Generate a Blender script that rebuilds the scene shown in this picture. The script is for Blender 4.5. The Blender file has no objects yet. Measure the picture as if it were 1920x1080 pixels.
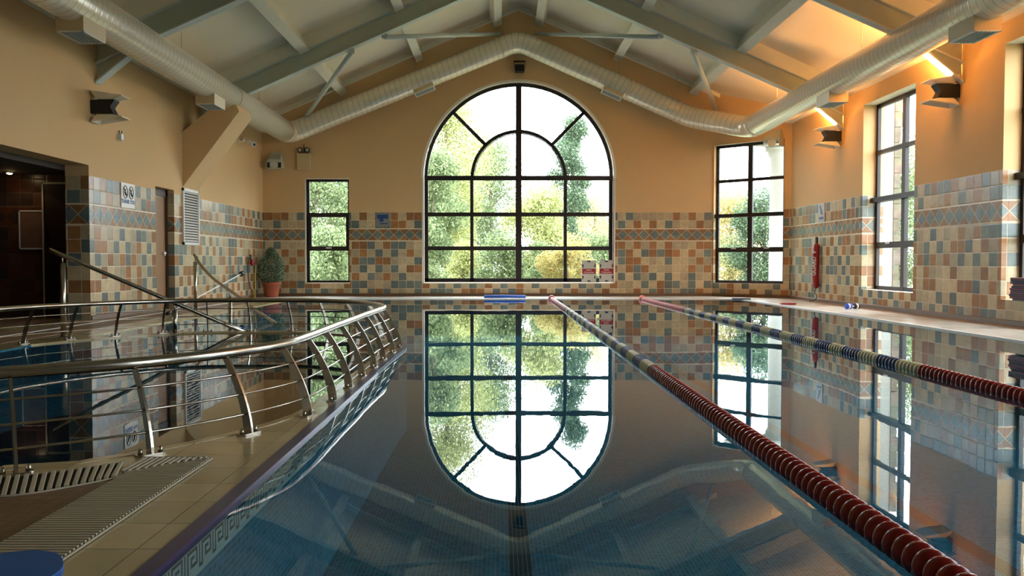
import bpy, bmesh, math, random
import numpy as np
from mathutils import Vector, Matrix
from mathutils.geometry import tessellate_polygon
random.seed(7)
PI = math.pi
scene = bpy.context.scene
col = scene.collection

# ------------------------------------------------------------------ camera
cam_d = bpy.data.cameras.new('camera')
cam = bpy.data.objects.new('camera', cam_d); col.objects.link(cam)
cam_d.sensor_width = 36.0
FPX = 1530.0
cam_d.lens = FPX / 1920 * 36
cam_d.shift_x = 22 / 1920
cam_d.clip_start = 0.05; cam_d.clip_end = 400
cam.location = (0, 0, 0.85)
cam.rotation_euler = (math.radians(90 - 1.76), 0, 0)
scene.camera = cam

# ------------------------------------------------------------------ world, exposure
world = bpy.data.worlds.new('overcast_sky'); scene.world = world
world.use_nodes = True
wn = world.node_tree; wn.nodes.clear()
wo = wn.nodes.new('ShaderNodeOutputWorld'); bg = wn.nodes.new('ShaderNodeBackground')
bg.inputs['Color'].default_value = (0.88, 0.95, 1.04, 1); bg.inputs['Strength'].default_value = 6.5
wn.links.new(bg.outputs[0], wo.inputs[0])
scene.view_settings.view_transform = 'Standard'
scene.view_settings.look = 'None'
scene.view_settings.gamma = 1.0
scene.view_settings.use_curve_mapping = False
scene.view_settings.exposure = 1.15

def area(name, loc, rot, sx, sy, energy, color, portal=False):
    l = bpy.data.lights.new(name, 'AREA'); l.shape = 'RECTANGLE'; l.size = sx; l.size_y = sy
    l.energy = energy; l.color = color
    if portal: l.cycles.is_portal = True
    o = bpy.data.objects.new(name, l); col.objects.link(o); o.location = loc; o.rotation_euler = rot
    return o
WIN_Y = [14.7, 10.33, 5.95, 1.57]          # windows of the right wall
area('portal_arch', (0.47, 21.2, 2.9), (PI/2*-1, 0, 0), 4.9, 5.2, 1, (1,1,1), True)
area('portal_slim', (-4.4, 21.2, 1.67), (-PI/2, 0, 0), 1.1, 2.7, 1, (1,1,1), True)
for y in WIN_Y:
    area('portal_side', (7.3, y, 2.1), (0, PI/2, 0), 3.6, 2.0, 1, (1,1,1), True)

# ------------------------------------------------------------------ materials
def new_mat(name):
    m = bpy.data.materials.new(name); m.use_nodes = True
    nt = m.node_tree; nt.nodes.clear()
    out = nt.nodes.new('ShaderNodeOutputMaterial')
    return m, nt, out
def lin(c):
    return tuple(((x/255)/12.92 if x/255 <= 0.04045 else ((x/255+0.055)/1.055)**2.4) for x in c) + (1,)
class G:
    """small node-graph helper"""
    def __init__(s, nt): s.nt = nt
    def n(s, t): return s.nt.nodes.new(t)
    def put(s, sock, v):
        if isinstance(v, bpy.types.NodeSocket): s.nt.links.new(v, sock)
        elif v is not None: sock.default_value = v
    def m(s, op, a, b=None, c=None):
        n = s.n('ShaderNodeMath'); n.operation = op
        s.put(n.inputs[0], a); s.put(n.inputs[1], b); s.put(n.inputs[2], c)
        return n.outputs[0]
    def mix(s, f, a, b, blend='MIX'):
        n = s.n('ShaderNodeMix'); n.data_type = 'RGBA'; n.blend_type = blend
        s.put(n.inputs[0], f); s.put(n.inputs[6], a); s.put(n.inputs[7], b)
        return n.outputs[2]
    def comb(s, x, y, z=0.0):
        n = s.n('ShaderNodeCombineXYZ'); s.put(n.inputs[0], x); s.put(n.inputs[1], y); s.put(n.inputs[2], z)
        return n.outputs[0]
    def sep(s, v):
        n = s.n('ShaderNodeSeparateXYZ'); s.put(n.inputs[0], v); return n.outputs
    def white(s, v):
        n = s.n('ShaderNodeTexWhiteNoise'); n.noise_dimensions = '3D'; s.put(n.inputs['Vector'], v)
        return n.outputs['Value'], n.outputs['Color']
    def noise(s, v, scale, detail=3.0, rough=0.5):
        n = s.n('ShaderNodeTexNoise'); s.put(n.inputs['Vector'], v)
        n.inputs['Scale'].default_value = scale; n.inputs['Detail'].default_value = detail
        n.inputs['Roughness'].default_value = rough
        return n.outputs[0]
    def bump(s, h, dist=0.002, strength=0.6):
        n = s.n('ShaderNodeBump'); n.inputs['Strength'].default_value = strength
        n.inputs['Distance'].default_value = dist; s.put(n.inputs['Height'], h); return n.outputs[0]
    def bsdf(s, color, rough=0.5, metal=0.0, normal=None, **kw):
        n = s.n('ShaderNodeBsdfPrincipled')
        s.put(n.inputs['Base Color'], color); s.put(n.inputs['Roughness'], rough); s.put(n.inputs['Metallic'], metal)
        if normal is not None: s.put(n.inputs['Normal'], normal)
        for k, v in kw.items(): s.put(n.inputs[k.replace('_', ' ')], v)
        return n
def simple(name, rgb, rough=0.5, metal=0.0, var=0.08, scale=8.0, bump=0.0, **kw):
    m, nt, out = new_mat(name); g = G(nt)
    tc = g.n('ShaderNodeTexCoord').outputs['Object']
    nz = g.noise(tc, scale)
    c = lin(rgb)
    a = tuple(min(1, x*(1+var)) for x in c[:3]) + (1,); b = tuple(x*(1-var) for x in c[:3]) + (1,)
    colr = g.mix(nz, b, a)
    nrm = g.bump(g.noise(tc, scale*8), 0.002, bump) if bump else None
    p = g.bsdf(colr, rough, metal, nrm, **kw)
    nt.links.new(p.outputs[0], out.inputs[0]); return m
def emissive(name, rgb, strength):
    m, nt, out = new_mat(name); e = nt.nodes.new('ShaderNodeEmission')
    e.inputs[0].default_value = lin(rgb); e.inputs[1].default_value = strength
    nt.links.new(e.outputs[0], out.inputs[0]); return m

PLASTER = (219, 184, 134)
def tile_wall(name, cream=(192,176,142), blue=(116,127,122), orange=(162,118,78), plaster=PLASTER,
              grout=(216,202,172), rough=0.27, top=2.14, warm=(152,112,74), railc=(220,206,176)):
    m, nt, out = new_mat(name); g = G(nt)
    uv = g.n('ShaderNodeTexCoord').outputs['UV']
    u, v, _ = g.sep(uv)
    # rows: below the border they count from the floor, above it from the border
    below = g.m('LESS_THAN', v, 1.56)
    v_up = g.m('ADD', g.m('MULTIPLY', g.m('SUBTRACT', v, 1.728), 0.2/0.206), 4.0)
    vv = g.m('ADD', g.m('MULTIPLY', v, below), g.m('MULTIPLY', v_up, g.m('SUBTRACT', 1.0, below)))
    cu = g.m('DIVIDE', u, 0.2); cv = g.m('DIVIDE', vv, 0.2)
    iu = g.m('FLOOR', cu); iv = g.m('FLOOR', cv)
    fu = g.m('FRACT', cu); fv = g.m('FRACT', cv)
    eu = g.m('MINIMUM', fu, g.m('SUBTRACT', 1.0, fu)); ev = g.m('MINIMUM', fv, g.m('SUBTRACT', 1.0, fv))
    edge = g.m('MINIMUM', eu, ev)
    gm = g.m('LESS_THAN', edge, 0.022)
    r, rc = g.white(g.comb(iu, iv, 3.7)); r2, _ = g.white(g.comb(iu, iv, 9.1))
    par = g.m('FLOORED_MODULO', g.m('ADD', iu, iv), 2.0)
    isodd = g.m('GREATER_THAN', par, 0.5)
    # even cells mostly cream, odd cells mostly blue or terracotta
    tcol_even = g.mix(g.m('GREATER_THAN', r, 0.89), g.mix(g.m('GREATER_THAN', r, 0.75), lin(cream), lin(orange)), lin(blue))
    tcol_odd = g.mix(g.m('GREATER_THAN', r, 0.47), lin(blue), g.mix(g.m('GREATER_THAN', r, 0.80), lin(orange), lin(cream)))
    tc_ = g.mix(isodd, tcol_even, tcol_odd)
    # border of diamonds
    bu = g.m('DIVIDE', u, 0.272); bf = g.m('FRACT', bu)
    du = g.m('MULTIPLY', g.m('ABSOLUTE', g.m('SUBTRACT', bf, 0.5)), 2.0)
    dv = g.m('DIVIDE', g.m('ABSOLUTE', g.m('SUBTRACT', v, 1.5675)), 0.136)
    dd = g.m('ADD', du, dv)
    dia = g.mix(g.m('LESS_THAN', dd, 1.0), lin(warm), lin(blue))
    dline = g.m('LESS_THAN', g.m('ABSOLUTE', g.m('SUBTRACT', dd, 1.0)), 0.045)
    dia = g.mix(dline, dia, lin(grout))
    inb = g.m('LESS_THAN', g.m('ABSOLUTE', g.m('SUBTRACT', v, 1.5675)), 0.139)
    rail = g.m('LESS_THAN', g.m('ABSOLUTE', g.m('SUBTRACT', g.m('ABSOLUTE', g.m('SUBTRACT', v, 1.5675)), 0.150)), 0.0105)
    base = g.mix(gm, tc_, lin(grout))
    base = g.mix(inb, base, dia)
    nz = g.noise(g.comb(u, v, g.m('MULTIPLY', r2, 5.0)), 9.0, 5.0, 0.65)
    base = g.mix(0.62, base, g.mix(1.0, base, g.mix(nz, (0.35,0.34,0.32,1), (1.5,1.5,1.5,1)), 'MULTIPLY'))
    tint = g.mix(r2, (0.76,0.76,0.78,1), (1.14,1.10,1.04,1))
    base = g.mix(1.0, base, tint, 'MULTIPLY')
    base = g.mix(rail, base, lin(railc))
    isp = g.m('GREATER_THAN', v, top)
    pn = g.noise(g.comb(u, v, 0.0), 1.3, 6.0, 0.6)
    pl = g.mix(g.m('MULTIPLY', pn, 0.5), lin(plaster), tuple(x*0.82 for x in lin(plaster)[:3])+(1,))
    colr = g.mix(isp, base, pl)
    rg = g.m('ADD', g.m('MULTIPLY', isp, 0.85-rough), rough)
    rg = g.m('ADD', rg, g.m('MULTIPLY', g.m('MULTIPLY', gm, g.m('SUBTRACT',1.0,inb)), 0.3))
    hgt = g.m('MULTIPLY', g.m('MINIMUM', g.m('MULTIPLY', edge, 14.0), 1.0), g.m('SUBTRACT', 1.0, isp))
    hgt = g.m('ADD', hgt, g.m('MULTIPLY', g.noise(g.comb(u, v, r2), 14.0, 3.0), 0.5))
    p = g.bsdf(colr, rg, 0.0, g.bump(hgt, 0.0025, 0.7), Specular_IOR_Level=0.32)
    nt.links.new(p.outputs[0], out.inputs[0]); return m

def mosaic(name, base, grout, size=0.025, stripes=(), stripe_col=(52,18,24), var=0.35, ymax=18.2):
    m, nt, out = new_mat(name); g = G(nt)
    pos = g.n('ShaderNodeNewGeometry').outputs['Position']
    x, y, z = g.sep(pos)
    xx = g.m('ADD', g.m('ADD', x, 0.8205), z)
    cu = g.m('DIVIDE', xx, size); cv = g.m('DIVIDE', y, size)
    fu = g.m('FRACT', cu); fv = g.m('FRACT', cv)
    edge = g.m('MINIMUM', g.m('MINIMUM', fu, g.m('SUBTRACT', 1.0, fu)), g.m('MINIMUM', fv, g.m('SUBTRACT', 1.0, fv)))
    gm = g.m('LESS_THAN', edge, 0.075)
    r, _ = g.white(g.comb(g.m('FLOOR', cu), g.m('FLOOR', cv), 0.0))
    b = lin(base)
    c = g.mix(r, tuple(q*(1-var) for q in b[:3])+(1,), tuple(min(1,q*(1+var)) for q in b[:3])+(1,))
    for sx, scol in stripes:
        on = g.m('LESS_THAN', g.m('ABSOLUTE', g.m('SUBTRACT', x, sx)), 0.0625)
        on = g.m('MULTIPLY', on, g.m('LESS_THAN', y, ymax))
        c = g.mix(on, c, lin(scol))
    c = g.mix(gm, c, lin(grout))
    p = g.bsdf(c, 0.9, Specular_IOR_Level=0.0)
    nt.links.new(p.outputs[0], out.inputs[0]); return m

def floor_tiles(name, base, grout, sx=0.3, sy=0.3, rough=0.16, var=0.12, gw=0.0035, ang=0.0):
    m, nt, out = new_mat(name); g = G(nt)
    pos = g.n('ShaderNodeNewGeometry').outputs['Position']
    x, y, z = g.sep(pos)
    cu = g.m('DIVIDE', x, sx); cv = g.m('DIVIDE', y, sy)
    fu = g.m('FRACT', cu); fv = g.m('FRACT', cv)
    eu = g.m('MULTIPLY', g.m('MINIMUM', fu, g.m('SUBTRACT', 1.0, fu)), sx)
    ev = g.m('MULTIPLY', g.m('MINIMUM', fv, g.m('SUBTRACT', 1.0, fv)), sy)
    gm = g.m('LESS_THAN', g.m('MINIMUM', eu, ev), gw/2)
    r, _ = g.white(g.comb(g.m('FLOOR', cu), g.m('FLOOR', cv), 0.0))
    b = lin(base)
    c = g.mix(r, tuple(q*(1-var) for q in b[:3])+(1,), tuple(min(1,q*(1+var)) for q in b[:3])+(1,))
    nz = g.noise(pos, 3.0, 5.0, 0.6)
    c = g.mix(0.5, c, g.mix(1.0, c, g.mix(nz, (0.6,0.58,0.5,1), (1.3,1.3,1.3,1)), 'MULTIPLY'))
    c = g.mix(gm, c, lin(grout))
    wet = g.noise(pos, 2.2, 4.0, 0.6)
    rg = g.m('ADD', g.m('MULTIPLY', wet, 0.28), rough-0.1)
    p = g.bsdf(c, rg, 0.0, g.bump(g.noise(pos, 9.0, 3.0), 0.002, 0.35))
    nt.links.new(p.outputs[0], out.inputs[0]); return m

def water_mat():
    m, nt, out = new_mat('pool_water'); g = G(nt)
    pos = g.n('ShaderNodeNewGeometry').outputs['Position']
    h = g.noise(pos, 1.6, 2.0, 0.5)
    h2 = g.noise(pos, 9.0, 2.0, 0.5)
    hh = g.m('ADD', h, g.m('MULTIPLY', h2, 0.10))
    nrm = g.bump(hh, 0.0009, 0.6)
    lw = g.n('ShaderNodeLayerWeight'); lw.inputs['Blend'].default_value = 0.5; nt.links.new(nrm, lw.inputs['Normal'])
    frv = g.m('ADD', g.m('MULTIPLY', g.m('POWER', lw.outputs['Facing'], 5.0), 0.98), 0.02)
    tr = g.n('ShaderNodeBsdfTransparent'); tr.inputs[0].default_value = (0.60, 0.82, 0.88, 1)
    gl = g.n('ShaderNodeBsdfGlossy'); gl.inputs['Roughness'].default_value = 0.0
    gl.inputs['Color'].default_value = (0.95, 0.98, 1, 1); nt.links.new(nrm, gl.inputs['Normal'])
    mx = g.n('ShaderNodeMixShader')
    nt.links.new(frv, mx.inputs[0]); nt.links.new(tr.outputs[0], mx.inputs[1]); nt.links.new(gl.outputs[0], mx.inputs[2])
    nt.links.new(mx.outputs[0], out.inputs[0]); return m
def glass_mat():
    m, nt, out = new_mat('window_glass'); g = G(nt)
    lw = g.n('ShaderNodeLayerWeight'); lw.inputs['Blend'].default_value = 0.5
    frv = g.m('ADD', g.m('MULTIPLY', g.m('POWER', lw.outputs['Facing'], 5.0), 0.95), 0.03)
    tr = g.n('ShaderNodeBsdfTransparent'); tr.inputs[0].default_value = (0.96, 0.98, 0.97, 1)
    gl = g.n('ShaderNodeBsdfGlossy'); gl.inputs['Roughness'].default_value = 0.0
    mx = g.n('ShaderNodeMixShader')
    nt.links.new(frv, mx.inputs[0]); nt.links.new(tr.outputs[0], mx.inputs[1]); nt.links.new(gl.outputs[0], mx.inputs[2])
    nt.links.new(mx.outputs[0], out.inputs[0]); return m
def leaf_mat(name, c1, c2, trans=0.45):
    m, nt, out = new_mat(name); g = G(nt)
    rnd = g.n('ShaderNodeNewGeometry').outputs['Random Per Island']
    c = g.mix(rnd, lin(c1), lin(c2))
    d = g.n('ShaderNodeBsdfDiffuse'); nt.links.new(c, d.inputs[0])
    t = g.n('ShaderNodeBsdfTranslucent'); nt.links.new(c, t.inputs[0])
    mx = g.n('ShaderNodeMixShader'); mx.inputs[0].default_value = trans
    nt.links.new(d.outputs[0], mx.inputs[1]); nt.links.new(t.outputs[0], mx.inputs[2])
    nt.links.new(mx.outputs[0], out.inputs[0]); return m
def duct_mat():
    m, nt, out = new_mat('duct_metal'); g = G(nt)
    uv = g.n('ShaderNodeTexCoord').outputs['UV']; u, v, _ = g.sep(uv)
    f = g.m('FRACT', g.m('ADD', g.m('DIVIDE', v, 0.14), u))
    seam = g.m('LESS_THAN', f, 0.07)
    c = g.mix(seam, lin((232, 222, 200)), lin((176, 162, 134)))
    hgt = g.m('MULTIPLY', g.m('MINIMUM', g.m('MULTIPLY', g.m('MINIMUM', f, g.m('SUBTRACT', 1.0, f)), 9.0), 1.0), 1.0)
    p = g.bsdf(c, 0.27, 0.3, g.bump(hgt, 0.003, 0.5))
    nt.links.new(p.outputs[0], out.inputs[0]); return m
def key_mat():
    """greek key frieze, u along the pool edge, v depth 0..0.1"""
    m, nt, out = new_mat('greek_key_tile'); g = G(nt)
    uv = g.n('ShaderNodeTexCoord').outputs['UV']; u, v, _ = g.sep(uv)
    P = 0.12
    a = g.m('MULTIPLY', g.m('FRACT', g.m('DIVIDE', u, P)), 8.0)
    b = g.m('DIVIDE', v, 0.0125)                                   # 0..8 rows
    def box(x0, x1, y0, y1):
        return g.m('MULTIPLY', g.m('MULTIPLY', g.m('GREATER_THAN', a, x0), g.m('LESS_THAN', a, x1)),
                   g.m('MULTIPLY', g.m('GREATER_THAN', b, y0), g.m('LESS_THAN', b, y1)))
    boxes = [(0.3,1.1,1.2,6.8), (0.3,6.0,6.0,6.8), (5.2,6.0,2.6,6.8), (2.2,6.0,2.6,3.4), (2.2,3.0,2.6,5.2), (2.2,4.4,4.4,5.2),
             (0.0,1.1,1.2,2.0), (6.8,8.0,1.2,2.0), (6.8,7.5,1.2,6.8)]
    s = None
    for bx in boxes:
        k = box(*bx); s = k if s is None else g.m('MAXIMUM', s, k)
    c = g.mix(s, lin((176,180,172)), lin((34,38,46)))
    p = g.bsdf(c, 0.3); nt.links.new(p.outputs[0], out.inputs[0]); return m
def stone_mat():
    m, nt, out = new_mat('rubble_stone'); g = G(nt)
    pos = g.n('ShaderNodeNewGeometry').outputs['Position']
    v = g.n('ShaderNodeTexVoronoi'); v.inputs['Scale'].default_value = 4.0; nt.links.new(pos, v.inputs['Vector'])
    c = g.mix(g.noise(pos, 7.0, 5.0), lin((76,68,58)), lin((140,130,112)))
    c = g.mix(0.12, c, v.outputs['Color'], 'SOFT_LIGHT')
    p = g.bsdf(c, 0.9, 0.0, g.bump(v.outputs['Distance'], 0.03, 0.6)); nt.links.new(p.outputs[0], out.inputs[0]); return m

M = {}
M['tile'] = tile_wall('wainscot_tile')
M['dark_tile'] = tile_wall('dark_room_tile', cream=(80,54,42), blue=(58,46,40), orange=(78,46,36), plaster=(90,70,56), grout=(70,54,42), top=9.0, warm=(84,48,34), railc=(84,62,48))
M['jamb_white'] = simple('white_plaster', (236,226,206), 0.6, var=0.03)
M['plaster'] = simple('tan_plaster', PLASTER, 0.85, var=0.05, scale=1.5)
M['ceiling'] = simple('ceiling_board', (236,226,204), 0.85, var=0.04, scale=0.8)
M['timber_white'] = simple('white_painted_timber', (230,226,208), 0.6, var=0.04)
M['steel'] = simple('grey_painted_steel', (182,188,172), 0.5, 0.1, var=0.05)
M['steel_light'] = simple('pale_grey_steel', (204,212,208), 0.42, 0.1, var=0.05)
M['frame'] = simple('dark_brown_frame', (38,27,24), 0.45, var=0.1)
M['duct'] = duct_mat()
M['duct_box'] = simple('cream_sheet_metal', (206,186,146), 0.4, 0.2, var=0.03)
M['stainless'] = simple('brushed_stainless', (178,170,156), 0.24, 1.0, var=0.08, scale=20)
M['deck'] = floor_tiles('beige_deck_tile', (186,168,126), (96,80,52), 0.36, 0.24)
M['deck_glare'] = floor_tiles('glare_deck_tile', (232,226,214), (176,164,146), 0.3, 0.3, rough=0.16, var=0.05)  # window glare on the wet deck, put into a lighter tile colour
M['deck_brown'] = floor_tiles('brown_nonslip_tile', (140,112,84), (92,72,54), 0.05, 0.05, rough=0.5, var=0.2)
M['mosaic'] = mosaic('pool_mosaic', (42,100,122), (92,140,154), stripes=((0.113,(34,18,30)), (2.76,(96,44,28))))
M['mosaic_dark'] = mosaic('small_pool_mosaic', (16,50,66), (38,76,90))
M['purple'] = simple('violet_edge_tile', (66,52,88), 0.3, var=0.15)
M['lip'] = simple('cream_pool_lip', (226,214,190), 0.3, var=0.05)
M['white_lip'] = simple('white_pool_lip', (240,238,232), 0.3, var=0.03)
M['key'] = key_mat()
M['water'] = water_mat()
M['glass'] = glass_mat()
M['black'] = simple('matt_black', (18,17,18), 0.5)
M['tray'] = simple('cream_reflector', (236,226,204), 0.45, var=0.03)
M['white'] = simple('white_plastic', (232,230,222), 0.4, var=0.03)
M['cream'] = simple('cream_plastic', (206,190,156), 0.45, var=0.03)
M['grating'] = simple('cream_plastic_grating', (186,176,152), 0.45, var=0.06)
M['slot_shade'] = simple('channel_shade', (34,30,24), 0.7)  # dark plate colour standing for the shade below the grating slats
M['wood'] = simple('brown_wood_door', (140,100,54), 0.5, var=0.2, scale=3)
M['wood_dark'] = simple('dark_wood', (58,40,28), 0.5, var=0.2, scale=3)
M['terracotta'] = simple('terracotta', (164,84,58), 0.8, var=0.12, bump=0.3)
M['soil'] = simple('potting_soil', (44,34,26), 0.95)
M['leaf_shrub'] = leaf_mat('shrub_leaf', (36,56,38), (176,190,156), 0.2)
M['bark'] = simple('tree_bark', (120,110,92), 0.9, var=0.25, bump=0.5)
M['grass'] = simple('grass', (112,114,86), 0.95, var=0.3, scale=1.5)
M['render'] = simple('white_render', (150,150,144), 0.8, var=0.05)
M['stone'] = stone_mat()
M['red_rope'] = simple('red_float_plastic', (150,34,30), 0.22, var=0.12)
M['blue_rope'] = simple('navy_float_plastic', (78,88,132), 0.25, var=0.1)
M['yellow_rope'] = simple('yellow_float_plastic', (214,204,160), 0.28, var=0.1)
M['red_pale'] = simple('pale_red_plastic', (204,116,112), 0.35, var=0.1)  # paler red for the far stretch of the lane ropes
M['blue'] = simple('blue_foam', (0,84,158), 0.5, var=0.08)
M['red'] = simple('red_vinyl', (150,18,34), 0.35, var=0.08)
M['sign_red'] = simple('sign_red', (158,20,28), 0.4)
M['sign_blue'] = simple('sign_blue', (34,72,128), 0.4)
M['perspex'] = simple('grey_sign_board', (190,186,176), 0.3, var=0.03)
M['navy_foam'] = simple('navy_foam', (22,26,58), 0.6)
M['maroon_foam'] = simple('maroon_foam', (104,26,48), 0.6)
M['black_foam'] = simple('charcoal_foam', (28,26,32), 0.6)
M['yellow'] = simple('yellow_rubber', (196,178,60), 0.5)
M['lamp_glow'] = emissive('lamp_glow', (255,206,140), 14)
M['spot_glow'] = emissive('spot_glow', (255,214,150), 26)
M['poster'] = simple('dim_poster_print', (110,84,70), 0.3, var=0.4, scale=6)

# ------------------------------------------------------------------ mesh helpers
def link(name, me, parent=None):
    o = bpy.data.objects.new(name, me); col.objects.link(o)
    if parent is not None: o.parent = parent
    return o
def empty(name, loc=(0,0,0), rz=0.0, parent=None):
    o = bpy.data.objects.new(name, None); col.objects.link(o); o.location = loc; o.rotation_euler = (0,0,rz)
    o.empty_display_size = 0.2
    if parent is not None: o.parent = parent
    return o
def tag(o, label=None, cat=None, group=None, kind=None):
    if label: o['label'] = label
    if cat: o['category'] = cat
    if group: o['group'] = group
    if kind: o['kind'] = kind
    return o
class MB:
    def __init__(s): s.bm = bmesh.new(); s.uv = s.bm.loops.layers.uv.new('UVMap')
    def face(s, vs, uvs=None, mi=0, smooth=False):
        try: f = s.bm.faces.new(vs)
        except ValueError: return None
        f.material_index = mi; f.smooth = smooth
        if uvs:
            for l, q in zip(f.loops, uvs): l[s.uv].uv = q
        return f
    def box(s, x0, x1, y0, y1, z0, z1, mi=0, mat=None):
        c = [Vector((x, y, z)) for z in (z0, z1) for y in (y0, y1) for x in (x0, x1)]
        if mat is not None: c = [mat @ p for p in c]
        v = [s.bm.verts.new(p) for p in c]
        for q in ((0,2,3,1), (4,5,7,6), (0,1,5,4), (2,6,7,3), (0,4,6,2), (1,3,7,5)):
            s.face([v[i] for i in q], None, mi)
        return s
    def quadbox(s, pts, mi=0):
        """8 corners: bottom 4 then top 4"""
        v = [s.bm.verts.new(p) for p in pts]
        for q in ((3,2,1,0), (4,5,6,7), (0,1,5,4), (1,2,6,5), (2,3,7,6), (3,0,4,7)):
            s.face([v[i] for i in q], None, mi)
        return s
    def beam(s, a, b, w, h, up=(0,0,1), mi=0):
        """rectangular bar from a to b (centre line), w across, h along up"""
        a = Vector(a); b = Vector(b); d = (b-a).normalized(); up = Vector(up)
        side = d.cross(up).normalized(); u = side.cross(d).normalized()
        pts = []
        for sh in (-1, 1):
            for (p, sw) in ((a,-1),(a,1),(b,1),(b,-1)):
                pts.append(p + side*(w/2*sw) + u*(h/2*sh))
        return s.quadbox(pts, mi)
    def prism(s, loop, d, mi=0):
        """closed loop of 3D points extruded by vector d"""
        d = Vector(d); n = len(loop)
        a = [s.bm.verts.new(Vector(p)) for p in loop]; b = [s.bm.verts.new(Vector(p)+d) for p in loop]
        tris = tessellate_polygon([[Vector(p) for p in loop]])
        for t in tris:
            s.face([a[i] for i in t], None, mi); s.face([b[i] for i in reversed(t)], None, mi)
        for i in range(n):
            j = (i+1) % n; s.face([a[i], a[j], b[j], b[i]], None, mi)
        return s
    def tube(s, path, r, seg=12, caps=True, mi=0, closed=False):
        path = [Vector(p) for p in path]; n = len(path)
        rr = r if isinstance(r, (list, tuple)) else [r]*n
        tang = []
        for i in range(n):
            a = path[(i-1) % n] if (closed or i > 0) else path[i]
            b = path[(i+1) % n] if (closed or i < n-1) else path[i]
            tang.append((b-a).normalized())
        t0 = tang[0]; ref = Vector((0,0,1)) if abs(t0.z) < 0.9 else Vector((1,0,0))
        nrm = (ref - t0*ref.dot(t0)).normalized(); rings = []; L = 0.0; Ls = []
        for i in range(n):
            if i: L += (path[i]-path[i-1]).length
            Ls.append(L)
            t = tang[i]; nrm = (nrm - t*nrm.dot(t)).normalized(); bn = t.cross(nrm)
            rings.append([s.bm.verts.new(path[i] + (nrm*math.cos(2*PI*k/seg) + bn*math.sin(2*PI*k/seg))*rr[i]) for k in range(seg)])
        for i in range(n if closed else n-1):
            j = (i+1) % n
            for k in range(seg):
                q = (k+1) % seg
                s.face([rings[i][k], rings[i][q], rings[j][q], rings[j][k]],
                       [(k/seg, Ls[i]), ((k+1)/seg, Ls[i]), ((k+1)/seg, Ls[j]), (k/seg, Ls[j])], mi, True)
        if caps and not closed:
            s.face(list(reversed(rings[0])), None, mi); s.face(rings[-1], None, mi)
        return s
    def lathe(s, prof, seg=20, org=(0,0,0), axis='Z', mi=0, smooth=True):
        """prof: list of (radius, height)"""
        org = Vector(org); rings = []
        for (r, h) in prof:
            ring = []
            for k in range(seg):
                a = 2*PI*k/seg; x, y = r*math.cos(a), r*math.sin(a)
                p = (x, y, h) if axis == 'Z' else ((x, h, y) if axis == 'Y' else (h, x, y))
                ring.append(s.bm.verts.new(org + Vector(p)))
            rings.append(ring)
        for i in range(len(rings)-1):
            for k in range(seg):
                q = (k+1) % seg; s.face([rings[i][k], rings[i][q], rings[i+1][q], rings[i+1][k]], None, mi, smooth)
        if prof[0][0] > 1e-4: s.face(list(reversed(rings[0])), None, mi)
        if prof[-1][0] > 1e-4: s.face(rings[-1], None, mi)
        return s
    def build(s, name, mats, parent=None, bevel=0.0, normals=True):
        if normals: bmesh.ops.recalc_face_normals(s.bm, faces=s.bm.faces)
        me = bpy.data.meshes.new(name); s.bm.to_mesh(me); s.bm.free()
        for m in (mats if isinstance(mats, (list, tuple)) else [mats]): me.materials.append(m)
        o = link(name, me, parent)
        if bevel:
            b = o.modifiers.new('bevel', 'BEVEL'); b.width = bevel; b.segments = 2; b.limit_method = 'ANGLE'
        return o
def rrect(x0, x1, y0, y1, r, n=6):
    out = []
    for cx, cy, a0 in ((x1-r, y0+r, -90), (x1-r, y1-r, 0), (x0+r, y1-r, 90), (x0+r, y0+r, 180)):
        for i in range(n+1):
            a = math.radians(a0 + 90*i/n); out.append((cx + r*math.cos(a), cy + r*math.sin(a)))
    return out
def plate(name, loops, thick, O, U, V, N, mats, holes_mi=1, parent=None, kind='structure', arch_all=False):
    """flat wall with holes; loops in (u, v); extruded from 0 to thick along N (away from the room)"""
    O, U, V, N = Vector(O), Vector(U), Vector(V), Vector(N)
    mb = MB(); pts = [p for l in loops for p in l]
    A = [mb.bm.verts.new(O + U*u + V*v) for u, v in pts]
    B = [mb.bm.verts.new(O + U*u + V*v + N*thick) for u, v in pts]
    tris = tessellate_polygon([[Vector((u, v, 0)) for u, v in l] for l in loops])
    for t in tris:
        mb.face([A[i] for i in t], [pts[i] for i in t], 0); mb.face([B[i] for i in reversed(t)], [pts[i] for i in reversed(t)], 0)
    k = 0
    for li, l in enumerate(loops):
        n = len(l)
        for i in range(n):
            j = (i+1) % n; (u0, v0), (u1, v1) = l[i], l[j]
            vert = abs(u1-u0) < 1e-6 and not (arch_all and li == 1) and arch_all != 'all'
            uvs = [(u0+0.013, v0), (u1+0.013, v1), (u1+0.013+thick, v1), (u0+0.013+thick, v0)]
            mb.face([A[k+i], A[k+j], B[k+j], B[k+i]], uvs, 0 if (vert or holes_mi == 0) else holes_mi)
        k += n
    o = mb.build(name, mats, parent)
    if kind: o['kind'] = kind
    return o
def text_mesh(name, body, size, mat, parent, matrix, extrude=0.001, align='CENTER', bold=0.0):
    cu = bpy.data.curves.new(name, 'FONT'); cu.body = body; cu.size = size; cu.extrude = extrude; cu.offset = bold
    cu.align_x = align; cu.align_y = 'CENTER'; cu.resolution_u = 3
    t = bpy.data.objects.new(name, cu); col.objects.link(t)
    bpy.context.view_layer.update()
    me = bpy.data.meshes.new_from_object(t.evaluated_get(bpy.context.evaluated_depsgraph_get()))
    bpy.data.objects.remove(t)
    me.transform(matrix); me.materials.clear(); me.materials.append(mat)
    return link(name, me, parent)

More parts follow.
